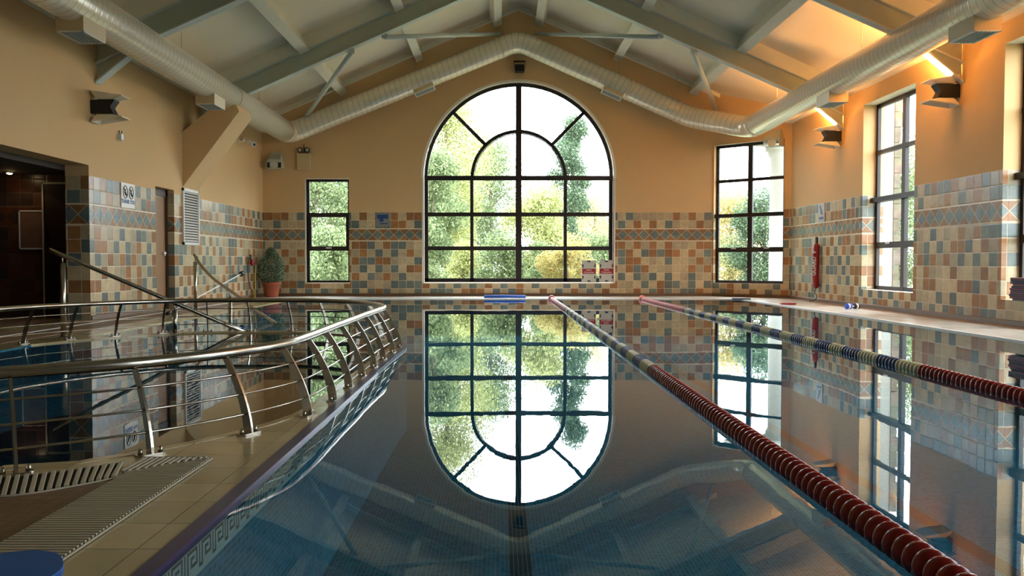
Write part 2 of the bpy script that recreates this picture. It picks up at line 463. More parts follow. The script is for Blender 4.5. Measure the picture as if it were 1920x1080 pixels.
# ------------------------------------------------------------------ room shell
XL, XR, YF, AX = -6.06, 6.94, 20.87, 0.45
CHX, CHY = 5.42, 19.5                                  # the corner between far and right wall is cut off
APEX, SLOPE = 7.29, 0.44
def R(x): return APEX - SLOPE*abs(x-AX)
Z = Vector((0,0,1))
def rect(u0, u1, v0, v1): return [(u0,v0),(u1,v0),(u1,v1),(u0,v1)]
def arch(cx, hw, z0, zs, n=40):
    return [(cx-hw, z0), (cx+hw, z0)] + [(cx + hw*math.cos(PI*i/n), zs + hw*math.sin(PI*i/n)) for i in range(n+1)]
ARC = dict(cx=0.47, hw=2.43, z0=0.35, zs=3.02)
SLIM = (-4.95, -3.86, 0.35, 2.98)
plate('wall_far', [[(XL-0.35,-0.05),(CHX,-0.05),(CHX,R(CHX)+.3),(AX,APEX+.3),(XL-0.35,R(XL-.35)+.3)],
                   arch(ARC['cx'], ARC['hw'], ARC['z0'], ARC['zs']), rect(*SLIM)],
      0.3, (0,YF,0), (1,0,0), Z, (0,1,0), [M['tile'], M['jamb_white']], arch_all=True)
ch0, ch1 = Vector((CHX,YF,0)), Vector((XR,CHY,0)); chU = (ch1-ch0).normalized(); chN = Vector((-chU.y, chU.x, 0)); chL = (ch1-ch0).length
CH_W = (0.03, 1.86, 0.34, 3.83)
plate('wall_corner', [[(0,-0.05),(chL,-0.05),(chL,R(XR)+.3),(0,R(CHX)+.3)], rect(*CH_W)],
      0.3, ch0, chU, Z, chN, [M['tile'], M['jamb_white']])
plate('wall_right', [[(-4,-0.05),(CHY,-0.05),(CHY,R(XR)+.3),(-4,R(XR)+.3)]] + [rect(y-.98, y+.98, .345, 3.86) for y in WIN_Y],
      0.4, (XR,0,0), (0,1,0), Z, (1,0,0), [M['tile'], M['jamb_white']])
plate('wall_left', [[(-4,-0.05),(5.5,-0.05),(5.5,2.29),(12.06,2.29),(12.06,-0.05),(14.38,-0.05),(14.38,2.2),(15.2,2.2),(15.2,-0.05),
                     (YF,-0.05),(YF,R(XL)+.3),(-4,R(XL)+.3)]],
      0.35, (XL,0,0), (0,1,0), Z, (-1,0,0), [M['tile'], M['plaster']])
plate('wall_back', [[(XL-0.35,-0.05),(XR+.4,-0.05),(XR+.4,R(XR)+.1),(AX,APEX+.3),(XL-0.35,R(XL-.35)+.3)]],
      0.3, (0,-4,0), (1,0,0), Z, (0,-1,0), [M['tile'], M['plaster']])
# ceiling: two slopes with a small rounded ridge
prof = []
xs = [XL-.5, AX-0.35] + [AX-0.35+0.7*i/8 for i in range(1,8)] + [AX+0.35, XR+.6]
def ceilz(x):
    d = abs(x-AX)
    return (R(x) if d >= .35 else APEX - SLOPE*.175 - SLOPE*d*d/.7) + 0.07
under = [(x, ceilz(x)) for x in xs]
mb = MB()
loop = [(x, -4.2, z) for x, z in under] + [(x, -4.2, z+.25) for x, z in reversed(under)]
mb.prism(loop, (0, YF+.5+4.2, 0)); tag(mb.build('ceiling', M['ceiling']), kind='structure')

# dark room behind the opening in the left wall
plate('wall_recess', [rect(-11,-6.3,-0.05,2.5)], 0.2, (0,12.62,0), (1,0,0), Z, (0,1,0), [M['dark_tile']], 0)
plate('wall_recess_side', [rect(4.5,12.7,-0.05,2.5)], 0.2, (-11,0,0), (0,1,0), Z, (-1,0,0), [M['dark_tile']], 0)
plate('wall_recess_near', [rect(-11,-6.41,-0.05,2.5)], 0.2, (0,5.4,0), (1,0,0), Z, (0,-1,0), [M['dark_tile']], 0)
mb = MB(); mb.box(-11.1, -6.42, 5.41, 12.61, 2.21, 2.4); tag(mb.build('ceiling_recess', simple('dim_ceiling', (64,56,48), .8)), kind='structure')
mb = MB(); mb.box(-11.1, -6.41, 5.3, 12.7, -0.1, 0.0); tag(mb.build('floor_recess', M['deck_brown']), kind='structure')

# ------------------------------------------------------------------ pool deck and basins
BASES = [(-2.75,2.72),(-2.36,2.99),(-1.95,3.26),(-1.55,3.59),(-1.25,4.03),(-1.07,4.52),(-1.035,5.02),(-1.035,5.55),(-1.035,6.08),(-1.03,6.62),
         (-1.03,7.15),(-1.02,7.70),(-1.02,8.22),(-1.12,8.74),(-1.34,9.22),(-1.69,9.66),(-2.11,9.96),(-2.57,10.08),(-3.09,10.10),(-3.61,10.05),
         (-4.07,9.81),(-4.45,9.42),(-4.76,9.0),(-4.98,8.50),(-5.08,7.98),(-5.1,7.4),(-5.1,6.8),(-5.1,6.2)]
def catmull(P, per=8):
    out = []
    for i in range(len(P)-1):
        p0 = Vector(P[max(0,i-1)]); p1 = Vector(P[i]); p2 = Vector(P[i+1]); p3 = Vector(P[min(len(P)-1,i+2)])
        for k in range(per):
            t = k/per
            out.append(0.5*((2*p1)+(-p0+p2)*t+(2*p0-5*p1+4*p2-p3)*t*t+(-p0+3*p1-3*p2+p3)*t**3))
    out.append(Vector(P[-1])); return out
PATH = catmull(BASES, 6)
def offset(path, d):
    out = []
    for i, p in enumerate(path):
        a = path[max(0,i-1)]; b = path[min(len(path)-1,i+1)]; t = (b-a).normalized()
        out.append(p + Vector((-t.y, t.x))*d)
    return out
inner = offset(PATH, 0.10)
small_pool = [tuple(p) for p in inner if p.y > 3.40 and p.y > 3.3]
cut = [p for p in inner if (p.x > -1.75 or p.y > 5)]
small_pool = [(-4.86,3.36), (-2.08,3.39), (-1.80,3.47)] + [tuple(p) for p in cut if p.y > 3.5 and not (p.x < -4.80 and p.y < 8.4)]
small_pool = small_pool + [(-4.86, 8.2)]
outer_p = [p for p in offset(PATH, -0.075) if (p.y > 6.2 and p.x > -4.55)]
main_pool = [(5.66,-3.2), (5.66,18.6), (5.52,19.05), (5.1,19.27), (-4.80,19.27), (-4.80,9.55)]
arc_out = [tuple(p) for p in outer_p if p.y > 6.3]
arc_out = [p for p in arc_out if not (p[0] < -4.5)]
main_pool += list(reversed(arc_out)) + [(-0.95,6.2), (-0.95,-3.2)]
DEPTH = -0.82
deck = plate('floor', [rect(-6.5,7.4,-4.1,21.2), main_pool, small_pool], 0.9, (0,0,0), (1,0,0), (0,1,0), (0,0,-1), [M['deck'], M['mosaic']], 1, arch_all='all')
mb = MB(); mb.box(-6.5, 7.4, -4.1, 21.2, DEPTH-.1, DEPTH); tag(mb.build('pool_floor', M['mosaic']), kind='structure')
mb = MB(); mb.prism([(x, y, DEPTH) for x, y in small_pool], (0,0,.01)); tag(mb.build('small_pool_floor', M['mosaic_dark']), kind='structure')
# water: one sheet per pool
WZ = -0.012
for nm, lp, lab in (('pool_water', main_pool, 'still clear blue water filling the long swimming pool with the lane ropes'),
                    ('pool_water', small_pool, 'still dark water of the small round-ended pool behind the low curved railing')):
    mb = MB(); vs = [mb.bm.verts.new((x, y, WZ)) for x, y in lp]
    for t in tessellate_polygon([[Vector((x, y, 0)) for x, y in lp]]): mb.face([vs[i] for i in t])
    o = mb.build(nm, M['water'])
    tag(o, lab, 'water', kind='stuff')
# deck zones (thin tile layers bedded on the slab)
def layer(name, loop, mat, z1=0.002):
    mb = MB(); mb.prism([(x, y, 0.0005) for x, y in loop], (0,0,z1)); return tag(mb.build(name, mat), kind='structure')
layer('floor_right_walk', [(5.72,-4),(6.63,-4),(6.63,19.3),(5.3,20.7),(-6.0,20.6),(-6.0,19.34),(5.1,19.34),(5.58,19.1),(5.72,18.6)], M['deck_glare'])
layer('floor_right_edge', [(6.63,-4),(6.94,-4),(6.94,19.5),(5.42,20.87),(-6.06,20.87),(-6.06,20.6),(5.3,20.7),(6.63,19.3)], M['deck_brown'], 0.003)
layer('floor_left_walk', [(-5.72,5.4),(-5.26,5.4),(-5.26,19.34),(-5.72,19.34)], M['deck_brown'], 0.003)
layer('floor_left_edge', [(-6.06,5.4),(-5.76,5.4),(-5.76,19.34),(-6.06,19.34)], M['deck_brown'], 0.003)
layer('floor_foot_trough', [(-3.6,0.2),(-1.515,0.2),(-1.515,3.13),(-1.80,2.92),(-3.4,1.5)], floor_tiles('brown_foot_bath_tile', (122,92,66), (76,56,40), 0.05, 0.05, rough=0.4, var=0.15), 0.002)
def strip(name, pts, w, mat, z=0.004, side=-1):
    """pool edge strip of width w laid outside the polyline"""
    pv = [Vector(p) for p in pts]; off = offset(pv, w*side)
    mb = MB(); n = len(pv)
    a = [mb.bm.verts.new((p.x,p.y,z)) for p in pv]; b = [mb.bm.verts.new((p.x,p.y,z)) for p in off]
    c = [mb.bm.verts.new((p.x,p.y,-.03)) for p in pv]; d = [mb.bm.verts.new((p.x,p.y,-.0)) for p in off]
    for i in range(n-1):
        mb.face([a[i],a[i+1],b[i+1],b[i]]); mb.face([a[i],c[i],c[i+1],a[i+1]]); mb.face([b[i],b[i+1],d[i+1],d[i]])
    return tag(mb.build(name, mat), kind='structure')
strip('trim_1', [(-0.9485,-3.2), (-0.9485,6.2)] + [p for p in arc_out if p[0] > -1.25], 0.055, M['purple'], 0.0035, 1)
strip('trim_6', [tuple(p) for p in offset([Vector(q) for q in small_pool[1:-1]], .003)], 0.053, M['deck'], 0.0035, -1)
strip('trim_7', [tuple(p) for p in offset([Vector(q) for q in arc_out if q[0] <= -1.2], -.003)], 0.043, M['deck'], 0.0035, 1)
strip('trim_8', [(-4.797,19.268),(-4.797,9.50)], 0.05, M['deck'], 0.0035, -1)
strip('trim_2', [(5.655,-3.2),(5.655,18.6),(5.515,19.045),(5.1,19.262),(-4.8,19.262)], 0.07, M['white_lip'], 0.006, -1)
mb = MB(); mb.box(-5.775, -5.74, 5.4, 19.3, 0, 0.006); tag(mb.build('trim_3', M['white_lip']), kind='structure')
# greek key frieze just under the water line on the left side of the main pool
mb = MB(); kp = [Vector((-0.9495,-3.2)), Vector((-0.9495,6.2))] + [Vector(p) + Vector((0.001,0)) for p in arc_out if p[0] > -1.2]
L = 0
for i in range(len(kp)-1):
    a, b = kp[i], kp[i+1]; l2 = L + (b-a).length
    vs = [mb.bm.verts.new(p) for p in ((a.x+.001,a.y,-.125),(b.x+.001,b.y,-.125),(b.x+.001,b.y,-.016),(a.x+.001,a.y,-.016))]
    mb.face(vs, [(L,0),(l2,0),(l2,.1),(L,.1)]); L = l2
tag(mb.build('trim_4', M['key'], normals=False), kind='structure')
# baseboards
def base_board(name, pts):
    mb = MB()
    for a, b, n in pts:
        a = Vector(a); b = Vector(b); n = Vector(n)
        mb.quadbox([a, b, b+n, a+n, a+Z*.075, b+Z*.075, b+n*.8+Z*.065, a+n*.8+Z*.065])
    return tag(mb.build(name, simple('skirting_tile', (112,88,64), .4, var=.2, scale=4)), kind='structure')
base_board('baseboard_far', [((XL,YF,0),(CHX,YF,0),(0,-.02,0))])
base_board('baseboard_corner', [(ch0, ch1, chN*-.02)])
base_board('baseboard_right', [((XR,-4,0),(XR,CHY,0),(-.02,0,0))])
base_board('baseboard_left', [((XL,12.07,0),(XL,14.37,0),(.02,0,0)), ((XL,15.21,0),(XL,YF,0),(.02,0,0))])

# ------------------------------------------------------------------ windows
def window(name, O, U, N, w, h, vbars, hbars, fw=0.075, thick=0.06, sill_z=None, handles=(), arch_r=None):
    """frame in local (u, z) with the corner O; N points outdoors"""
    O, U, N = Vector(O), Vector(U), Vector(N)
    t = tag(empty(name, O), kind='structure')
    mtx = Matrix((( U.x, N.x, 0), (U.y, N.y, 0), (U.z, N.z, 1))).to_4x4()
    mb = MB()
    bx = lambda u0,u1,z0,z1,d0=0.0,d1=thick: mb.box(u0,u1,d0,d1,z0,z1,0,mtx)
    bx(0,fw,0,h); bx(w-fw,w,0,h); bx(0,w,0,fw)
    if arch_r is None: bx(0,w,h-fw,h)
    for (u, bw) in vbars: bx(u-bw/2, u+bw/2, 0, h, -0.005, thick+.005)
    for (z, bh) in hbars: bx(0, w, z-bh/2, z+bh/2, -0.008, thick+.005)
    if sill_z is not None: bx(-0.0, w, sill_z-.045, sill_z+.045, -0.09, thick)
    return t, mtx, mb, bx
# big arch
aw = ARC['hw']*2 - .02; ah = ARC['zs']-ARC['z0']
OA = Vector((ARC['cx']-ARC['hw']+.01, YF+.13, ARC['z0']+.005))
t, mtx, mb, bx = window('window_1', OA, (1,0,0), (0,1,0), aw, ah, [], [(0.87,.10),(1.74,.10),(ah,.115)], fw=.10, arch_r=1)
c = aw/2; q = 1.20
for u, bw in ((c-q,.085),(c+q,.085)): bx(u-bw/2, u+bw/2, 0, ah)
bx(c-.075, c+.075, 0, ah+c-.05, -.02, .09)
def ring(mb, cx, cz, r0, r1, d0, d1, a0=0, a1=PI, n=36):
    pts = [(cx+r0*math.cos(a0+(a1-a0)*i/n), cz+r0*math.sin(a0+(a1-a0)*i/n)) for i in range(n+1)]
    pts2 = [(cx+r1*math.cos(a0+(a1-a0)*i/n), cz+r1*math.sin(a0+(a1-a0)*i/n)) for i in range(n+1)]
    for i in range(n):
        P = [mtx @ Vector((p[0], d, p[1])) for d in (d0, d1) for p in (pts[i], pts[i+1], pts2[i+1], pts2[i])]
        mb.quadbox(P)
ring(mb, c, ah, c-.085, c, 0, .06)
ring(mb, c, ah, q-.05, q+.035, 0, .05)
ring(mb, c, ah, q-.075, q-.06, -.01, .05)
for sgn in (-1, 1):
    a = PI/4 if sgn > 0 else 3*PI/4
    p0 = mtx @ Vector((c+q*math.cos(a), .03, ah+q*math.sin(a))); p1 = mtx @ Vector((c+(c-.04)*math.cos(a), .03, ah+(c-.04)*math.sin(a)))
    mb.beam(p0, p1, .085, .06, up=(0,1,0))
mb.build('frame', M['frame'], t)
mb = MB(); lp = [(0.04,0.04),(aw-.04,0.04)] + [(c+(c-.04)*math.cos(PI*i/36), ah+(c-.04)*math.sin(PI*i/36)) for i in range(37)]
mb.prism([mtx @ Vector((u, .03, z)) for u, z in lp], (0,.006,0)); mb.build('panes', M['glass'], t)
# slim left window
w = SLIM[1]-SLIM[0]; h = SLIM[3]-SLIM[2]
t, mtx, mb, bx = window('window_2', (SLIM[0],YF+.13,SLIM[2]), (1,0,0), (0,1,0), w, h, [], [(0.87,.11),(1.73,.11)], fw=.05)
bx(0,.10,0.9,1.7,-.01); bx(w-.10,w,0.9,1.7,-.01)
mb.build('frame', M['frame'], t)
mb = MB(); mb.box(.04,w-.04,.03,.036,.04,h-.04,0,mtx); mb.build('panes', M['glass'], t)
mb = MB(); mb.box(w/2-.07,w/2+.07,-.03,-.01,.87,.90,0,mtx); mb.build('handle', M['white'], t)
# the window in the cut corner
w = CH_W[1]-CH_W[0]; h = CH_W[3]-CH_W[2]
t, mtx, mb, bx = window('window_3', ch0+chU*CH_W[0]+chN*.13+Z*CH_W[2], chU, chN, w, h, [(w*.5,.12)], [(0.84,.115),(2.58,.075)], fw=.07, sill_z=1.70)
mb.build('frame', M['frame'], t)
mb = MB(); mb.box(.04,w-.04,.03,.036,.04,h-.04,0,mtx); mb.build('panes', M['glass'], t)
for f in (.27, .74):
    mb = MB(); mb.box(w*f-.06,w*f+.06,-.035,-.012,.86,.89,0,mtx); mb.build('handle', M['white'], t)
# right wall windows (recessed .25)
for i, y in enumerate(WIN_Y):
    w = 1.96; h = 3.515
    t, mtx, mb, bx = window('window_%d' % (4+i), (XR+.25, y+.98, .345), (0,-1,0), (1,0,0), w, h, [(w*.55,.12)], [(0.84,.11),(2.60,.075)], fw=.07, sill_z=1.70)
    mb.build('frame', M['frame'], t)
    mb = MB(); mb.box(.04,w-.04,.03,.036,.04,h-.04,0,mtx); mb.build('panes', M['glass'], t)
    mb = MB(); mb.box(w*.28-.06,w*.28+.06,-.035,-.012,.86,.89,0,mtx); mb.build('handle', M['white'], t)
# pale reveals edge trims round the far openings
mb = MB()
mb.box(SLIM[0]-.02, SLIM[1]+.02, YF-.006, YF+.12, SLIM[2]-.03, SLIM[2])
mb.box(SLIM[0]-.035, SLIM[0], YF-.006, YF+.12, SLIM[2]-.03, SLIM[3]+.03); mb.box(SLIM[0]-.03, SLIM[1]+.02, YF-.006, YF+.12, SLIM[3], SLIM[3]+.03)
mb.box(ARC['cx']-ARC['hw']-.03, ARC['cx']+ARC['hw']+.03, YF-.006, YF+.12, ARC['z0']-.03, ARC['z0'])
mb.box(ARC['cx']-ARC['hw']-.035, ARC['cx']-ARC['hw'], YF-.006, YF+.12, ARC['z0']-.03, ARC['zs']); mb.box(ARC['cx']+ARC['hw'], ARC['cx']+ARC['hw']+.035, YF-.006, YF+.12, ARC['z0']-.03, ARC['zs'])
mtx = Matrix.Identity(4); ring(mb, ARC['cx'], ARC['zs'], ARC['hw'], ARC['hw']+.06, YF-.006, YF+.12)
tag(mb.build('trim_5', M['jamb_white']), kind='structure')

# ------------------------------------------------------------------ roof steel and purlins
FR_Y = [16.6, 12.35, 8.05]
DLT = 0.25
names = {16.6:'farthest', 12.35:'second from the arched window', 8.05:'third', 3.7:'nearest'}
for fi, fy in enumerate(FR_Y):
    for sd in (-1, 1):
        xe = XL+.01 if sd < 0 else XR-.01
        x0 = AX
        r = empty('roof_rafter', (xe, fy, 3.6))
        side = 'left' if sd < 0 else 'right'
        where = ('nearest the arched window, carrying the diagonal braces', 'crossing between the first two side wall lamps', 'above the middle of the hall', 'overhead at the near end')[fi]
        tag(r, 'grey steel roof rafter on the %s slope, %s' % (side, where), 'rafter', 'steel roof rafters')
        T = Vector((xe, fy, 3.6))
        def P(x, z, y=fy): return Vector((x, y, z)) - T
        top = lambda x: R(x)-DLT; bot = lambda x: R(x)-DLT-.36
        mb = MB()
        mb.prism([P(xe, top(xe)), P(x0, top(x0)), P(x0, bot(x0)), P(xe, bot(xe))], (0,.02,0))
        mb.build('web', M['steel'], r)
        mb = MB()
        for zf in (top, bot):
            mb.prism([P(xe, zf(xe), fy-.08), P(x0, zf(x0), fy-.08), P(x0, zf(x0)+.022, fy-.08), P(xe, zf(xe)+.022, fy-.08)], (0,.17,0))
        mb.build('flange', M['steel_light'], r)
        # haunch at the wall
        xh = xe - sd*0.78
        mb = MB(); mb.prism([P(xe, 3.56), P(xh, bot(xh)), P(xe, bot(xe))], (0,.02,0))
        mb.build('haunch_web', M['steel'], r)
        mb = MB(); mb.prism([P(xe, 3.54, fy-.08), P(xh, bot(xh), fy-.08), P(xh, bot(xh)+.03, fy-.08), P(xe, 3.57, fy-.08)], (0,.17,0))
        mb.build('haunch_flange', M['steel_light'], r)
    # white blocking above the rafters, up to the ceiling
    mb = MB()
    lp = [(XL,fy-.05,R(XL)-.23),(AX,fy-.05,APEX-.23),(XR,fy-.05,R(XR)-.23),(XR,fy-.05,R(XR)+.1),(AX,fy-.05,APEX+.1),(XL,fy-.05,R(XL)+.1)]
    mb.prism(lp, (0,.12,0)); tag(mb.build('trim_%d' % (10+fi), M['timber_white']), kind='structure')
mb = MB()
lp = [(XL,0,R(XL)-.02),(AX,0,APEX-.05),(XR,0,R(XR)-.02),(XR,0,R(XR)+.1),(AX,0,APEX+.1),(XL,0,R(XL)+.1)]
mb.prism([(x, YF-.12, z) for x, _, z in lp], (0,.115,0)); tag(mb.build('trim_14', M['timber_white']), kind='structure')
pur = [(.56,'beside the ridge'),(2.53,'halfway up the slope'),(4.45,'above the long duct')]
for sd in (-1,1):
    for off, wl in pur:
        x = AX + sd*off; zc = R(x)-.11
        ang = math.atan(SLOPE)*(-sd)
        r = Matrix.Translation((x, 8.4, zc)) @ Matrix.Rotation(ang*-1 if False else -ang*-1, 4, 'Y')
        mb = MB(); mb.box(-.10,.10,-12.3,YF-8.4-.13,-.14,.17)
        o = mb.build('roof_purlin', M['timber_white'], bevel=.006)
        o.location = (x, 8.4, zc); o.rotation_euler = (0, (1 if sd > 0 else -1)*math.atan(SLOPE), 0)
        tag(o, 'white timber roof purlin on the %s slope, %s' % ('left' if sd<0 else 'right', wl), 'purlin', 'white roof purlins')
# eaves beams
mb = MB(); mb.box(XL, XL+.16, -4, YF, R(XL)-.27, R(XL)+.05); tag(mb.build('trim_15', M['timber_white']), kind='structure')
mb = MB(); mb.box(XR-.16, XR, -4, CHY, R(XR)-.27, R(XR)+.05); tag(mb.build('trim_16', M['timber_white']), kind='structure')
# tube braces between the last frame and the far wall
for sd in (-1, 1):
    side = 'left' if sd < 0 else 'right'
    for (x0, x1, z1, wl) in ((AX+sd*2.78, AX+sd*0.45, 6.62, 'running level towards the ridge'), (AX+sd*3.45, AX+sd*(5.45 if sd < 0 else 5.0), 4.42 if sd < 0 else 4.75, 'slanting down towards the duct elbow')):
        a = Vector((x0, 16.62, R(x0)-DLT-.36-.05)); b = Vector((x1, YF-.12, z1))
        mb = MB(); mb.tube([a-a, b-a], .048, 12)
        mb.box(-.06,.06,-.03,.03,-.03,.06)
        o = mb.build('tube_brace', M['steel_light']); o.location = a
        tag(o, 'pale grey tube brace in the %s roof slope, %s' % (side, wl), 'brace', 'tube braces')
# boxed haunch at the left wall
mb = MB()
lp = [(XL,15.62,2.3),(-4.97,15.62,3.73),(-5.02,15.62,3.86),(-5.42,15.62,3.86),(XL,15.62,3.34)]
mb.prism(lp, (0,.80,0)); tag(mb.build('trim_17', M['plaster']), kind='structure')

# ------------------------------------------------------------------ ducts
def round_path(pts, rad, n=7):
    pts = [Vector(p) for p in pts]; out = [pts[0]]
    for i in range(1, len(pts)-1):
        a, p, b = pts[i-1], pts[i], pts[i+1]
        p0 = p + (a-p).normalized()*rad; p1 = p + (b-p).normalized()*rad
        for k in range(n+1):
            t = k/n; out.append(p0*(1-t)**2 + p*2*t*(1-t) + p1*t*t)
    out.append(pts[-1]); return out
def densify(path, step):
    out = []
    for a, b in zip(path, path[1:]):
        n = max(1, int((b-a).length/step))
        out += [a.lerp(b, k/n) for k in range(n)]
    return out + [path[-1]]
def duct(name, pts, rad, root, label, r=.26):
    t = tag(empty(name, root), label, 'duct')
    T = Vector(root); path = round_path([Vector(p)-T for p in pts], rad)
    mb = MB(); mb.tube(path, r, 32); mb.build('pipe', M['duct'], t)
    # raised joint bands
    return t, T
def joint(t, T, p, d, r=.268):
    p = Vector(p)-T; d = Vector(d).normalized()
    mb = MB(); mb.tube([p-d*.012, p+d*.012], r, 32); mb.build('joint_band', M['duct_box'], t)
def rod(t, T, p, z1):
    p = Vector(p)-T; mb = MB(); mb.tube([p, Vector((p.x, p.y, z1-T.z))], .006, 6); mb.build('hanger_rod', M['steel'], t)
def diffuser(t, T, p, U, w, d, h, V=(0,0,-1), drop=.12):
    """box under the duct; U long direction, V outward (down) direction"""
    p = Vector(p)-T; U = Vector(U).normalized(); V = Vector(V).normalized(); W = V.cross(U).normalized()
    m = Matrix((( U.x, W.x, V.x, p.x), (U.y, W.y, V.y, p.y), (U.z, W.z, V.z, p.z), (0,0,0,1)))
    mb = MB(); mb.box(-w/2,w/2,-d/2,d/2,drop,drop+h,0,m); o = mb.build('diffuser_box', M['duct_box'], t)
    mb = MB()
    a = drop+h
    mb.box(-w/2,w/2,-d/2,-d/2+.02,a,a+.012,0,m); mb.box(-w/2,w/2,d/2-.02,d/2,a,a+.012,0,m)
    mb.box(-w/2,-w/2+.02,-d/2,d/2,a,a+.012,0,m); mb.box(w/2-.02,w/2,-d/2,d/2,a,a+.012,0,m)
    mb.box(-w/2+.02,w/2-.02,-d/2+.02,d/2-.02,a,a+.002,1,m)
    n = max(3, int(d/.045))
    for k in range(1, n):
        y = -d/2 + d*k/n; mb.box(-w/2+.02,w/2-.02,y-.006,y+.006,a+.002,a+.012,2,m)
    mb.build('grille', [M['white'], M['black'], M['steel_light']], o)
DXL, DXR, DZ = -5.25, 5.93, 4.06
t, T = duct('spiral_duct', [(DXL,-3.9,DZ),(DXL,19.95,DZ)], .1, (DXL, 8, DZ), 'long cream spiral air duct hung along the left wall')
for y in (5.8, 10.32, 14.88): diffuser(t, T, (DXL, y, DZ), (0,1,0), .57, .34, .25, drop=.13)
for y in (17.9, 13.55, 9.2, 4.8): rod(t, T, (DXL, y, DZ+.25), R(DXL)+.05)
for y in (15.9, 19.9): joint(t, T, (DXL, y, DZ), (0,1,0))
t, T = duct('spiral_duct', [(DXR,-3.9,DZ),(DXR,19.0,DZ)], .1, (DXR, 8, DZ), 'long cream spiral air duct hung along the right wall above the windows')
for y in (5.8, 10.3, 14.68): diffuser(t, T, (DXR, y, DZ), (0,1,0), .57, .34, .25, drop=.13)
for y in (17.6, 13.5, 9.2, 4.8): rod(t, T, (DXR, y, DZ+.25), R(DXR)+.05)
joint(t, T, (DXR, 18.95, DZ), (0,1,0))
YD = 20.42
cross = [(DXL,19.95,DZ),(DXL,YD-.05,DZ+.0),(AX,YD,6.36),(4.72,YD,4.47),(DXR,19.45,DZ),(DXR,19.0,DZ)]
t, T = duct('spiral_duct', cross, .30, (AX, YD, 6.36), 'cream air duct following the gable over the arched window', r=.255)
dl = Vector((AX-DXL, 0, 6.36-DZ)).normalized(); dr = Vector((4.72-AX, 0, 4.47-6.36)).normalized()
joint(t, T, Vector((DXL,YD,DZ))+dl*.75, dl); joint(t, T, Vector((4.72,YD,4.47))-dr*.35, dr); joint(t, T, Vector((AX,YD,6.36))+dr*3.0, dr)
joint(t, T, Vector((AX,YD,6.36))-dl*.5, dl); joint(t, T, Vector((AX,YD,6.36))-dl*2.2, dl)
diffuser(t, T, Vector((AX,YD-.02,6.36))-dl*2.62, dl, .52, .24, .10, V=(dl.z,-.25,-dl.x), drop=.22)
diffuser(t, T, Vector((AX,YD-.02,6.36))+dr*2.65, dr, .52, .24, .10, V=(dr.z,-.25,-dr.x), drop=.22)
for x in (-4.0, -2.1, 2.95, 4.4): rod(t, T, (x, YD, 6.36-abs(x-AX)*.42+.25), R(x)+.03)

# ------------------------------------------------------------------ lane ropes
def lane_rope(x, label):
    r = tag(empty('lane_rope', (x, 1.9, WZ)), label, 'lane rope', 'lane ropes on the pool')
    prof_ = [(.012,-.026),(.030,-.024),(.047,-.020),(.0515,-.008),(.0515,.002),(.049,.012),(.040,.017),(.030,.014),(.016,.012),(.012,.010)]
    proto = {}
    def disc_mesh(mat):
        if mat not in proto:
            mb = MB(); mb.lathe(prof_, 28, axis='Y')
            bmesh.ops.recalc_face_normals(mb.bm, faces=mb.bm.faces)
            me = bpy.data.meshes.new('float_disc'); mb.bm.to_mesh(me); mb.bm.free(); me.materials.append(M[mat]); proto[mat] = me
        return proto[mat]
    y = 1.90; k = 0; rest = MB()
    while y < 19.15:
        if y < 6.42: mat = 'red_rope'
        elif y < 14.7: mat = 'yellow_rope' if int((y-6.42)/.355) % 2 == 0 else 'blue_rope'
        else: mat = 'red_pale'
        if k < 100:
            o = link('float_disc', disc_mesh(mat), r); o.location = (0, y-1.9, 0.012)
        else:
            rest.lathe([(.02,-.028),(.050,-.020),(.052,.0),(.047,.018),(.02,.026)], 14, (0, y-1.9, .012), 'Y',
                       {'red_rope':0,'yellow_rope':1,'blue_rope':2,'red_pale':3}[mat])
        y += .060; k += 1
    o = rest.build('float_discs', [M['red_rope'], M['yellow_rope'], M['blue_rope'], M['red_pale']], r); o['kind'] = 'stuff'
    mb = MB(); mb.tube([(0,-.3,.012),(0,17.35,.012)], .006, 8); mb.build('cable', M['stainless'], r)
    mb = MB(); mb.lathe([(.02,0),(.07,.03),(.075,.10),(.05,.14),(.02,.15)], 20, (0,17.16,.03), 'Y'); mb.build('end_float', M['red_pale'], r)
    return r
lane_rope(1.205, 'long red, yellow and navy lane rope nearest the middle of the pool')
lane_rope(3.335, 'long red, yellow and navy lane rope on the right side of the pool')

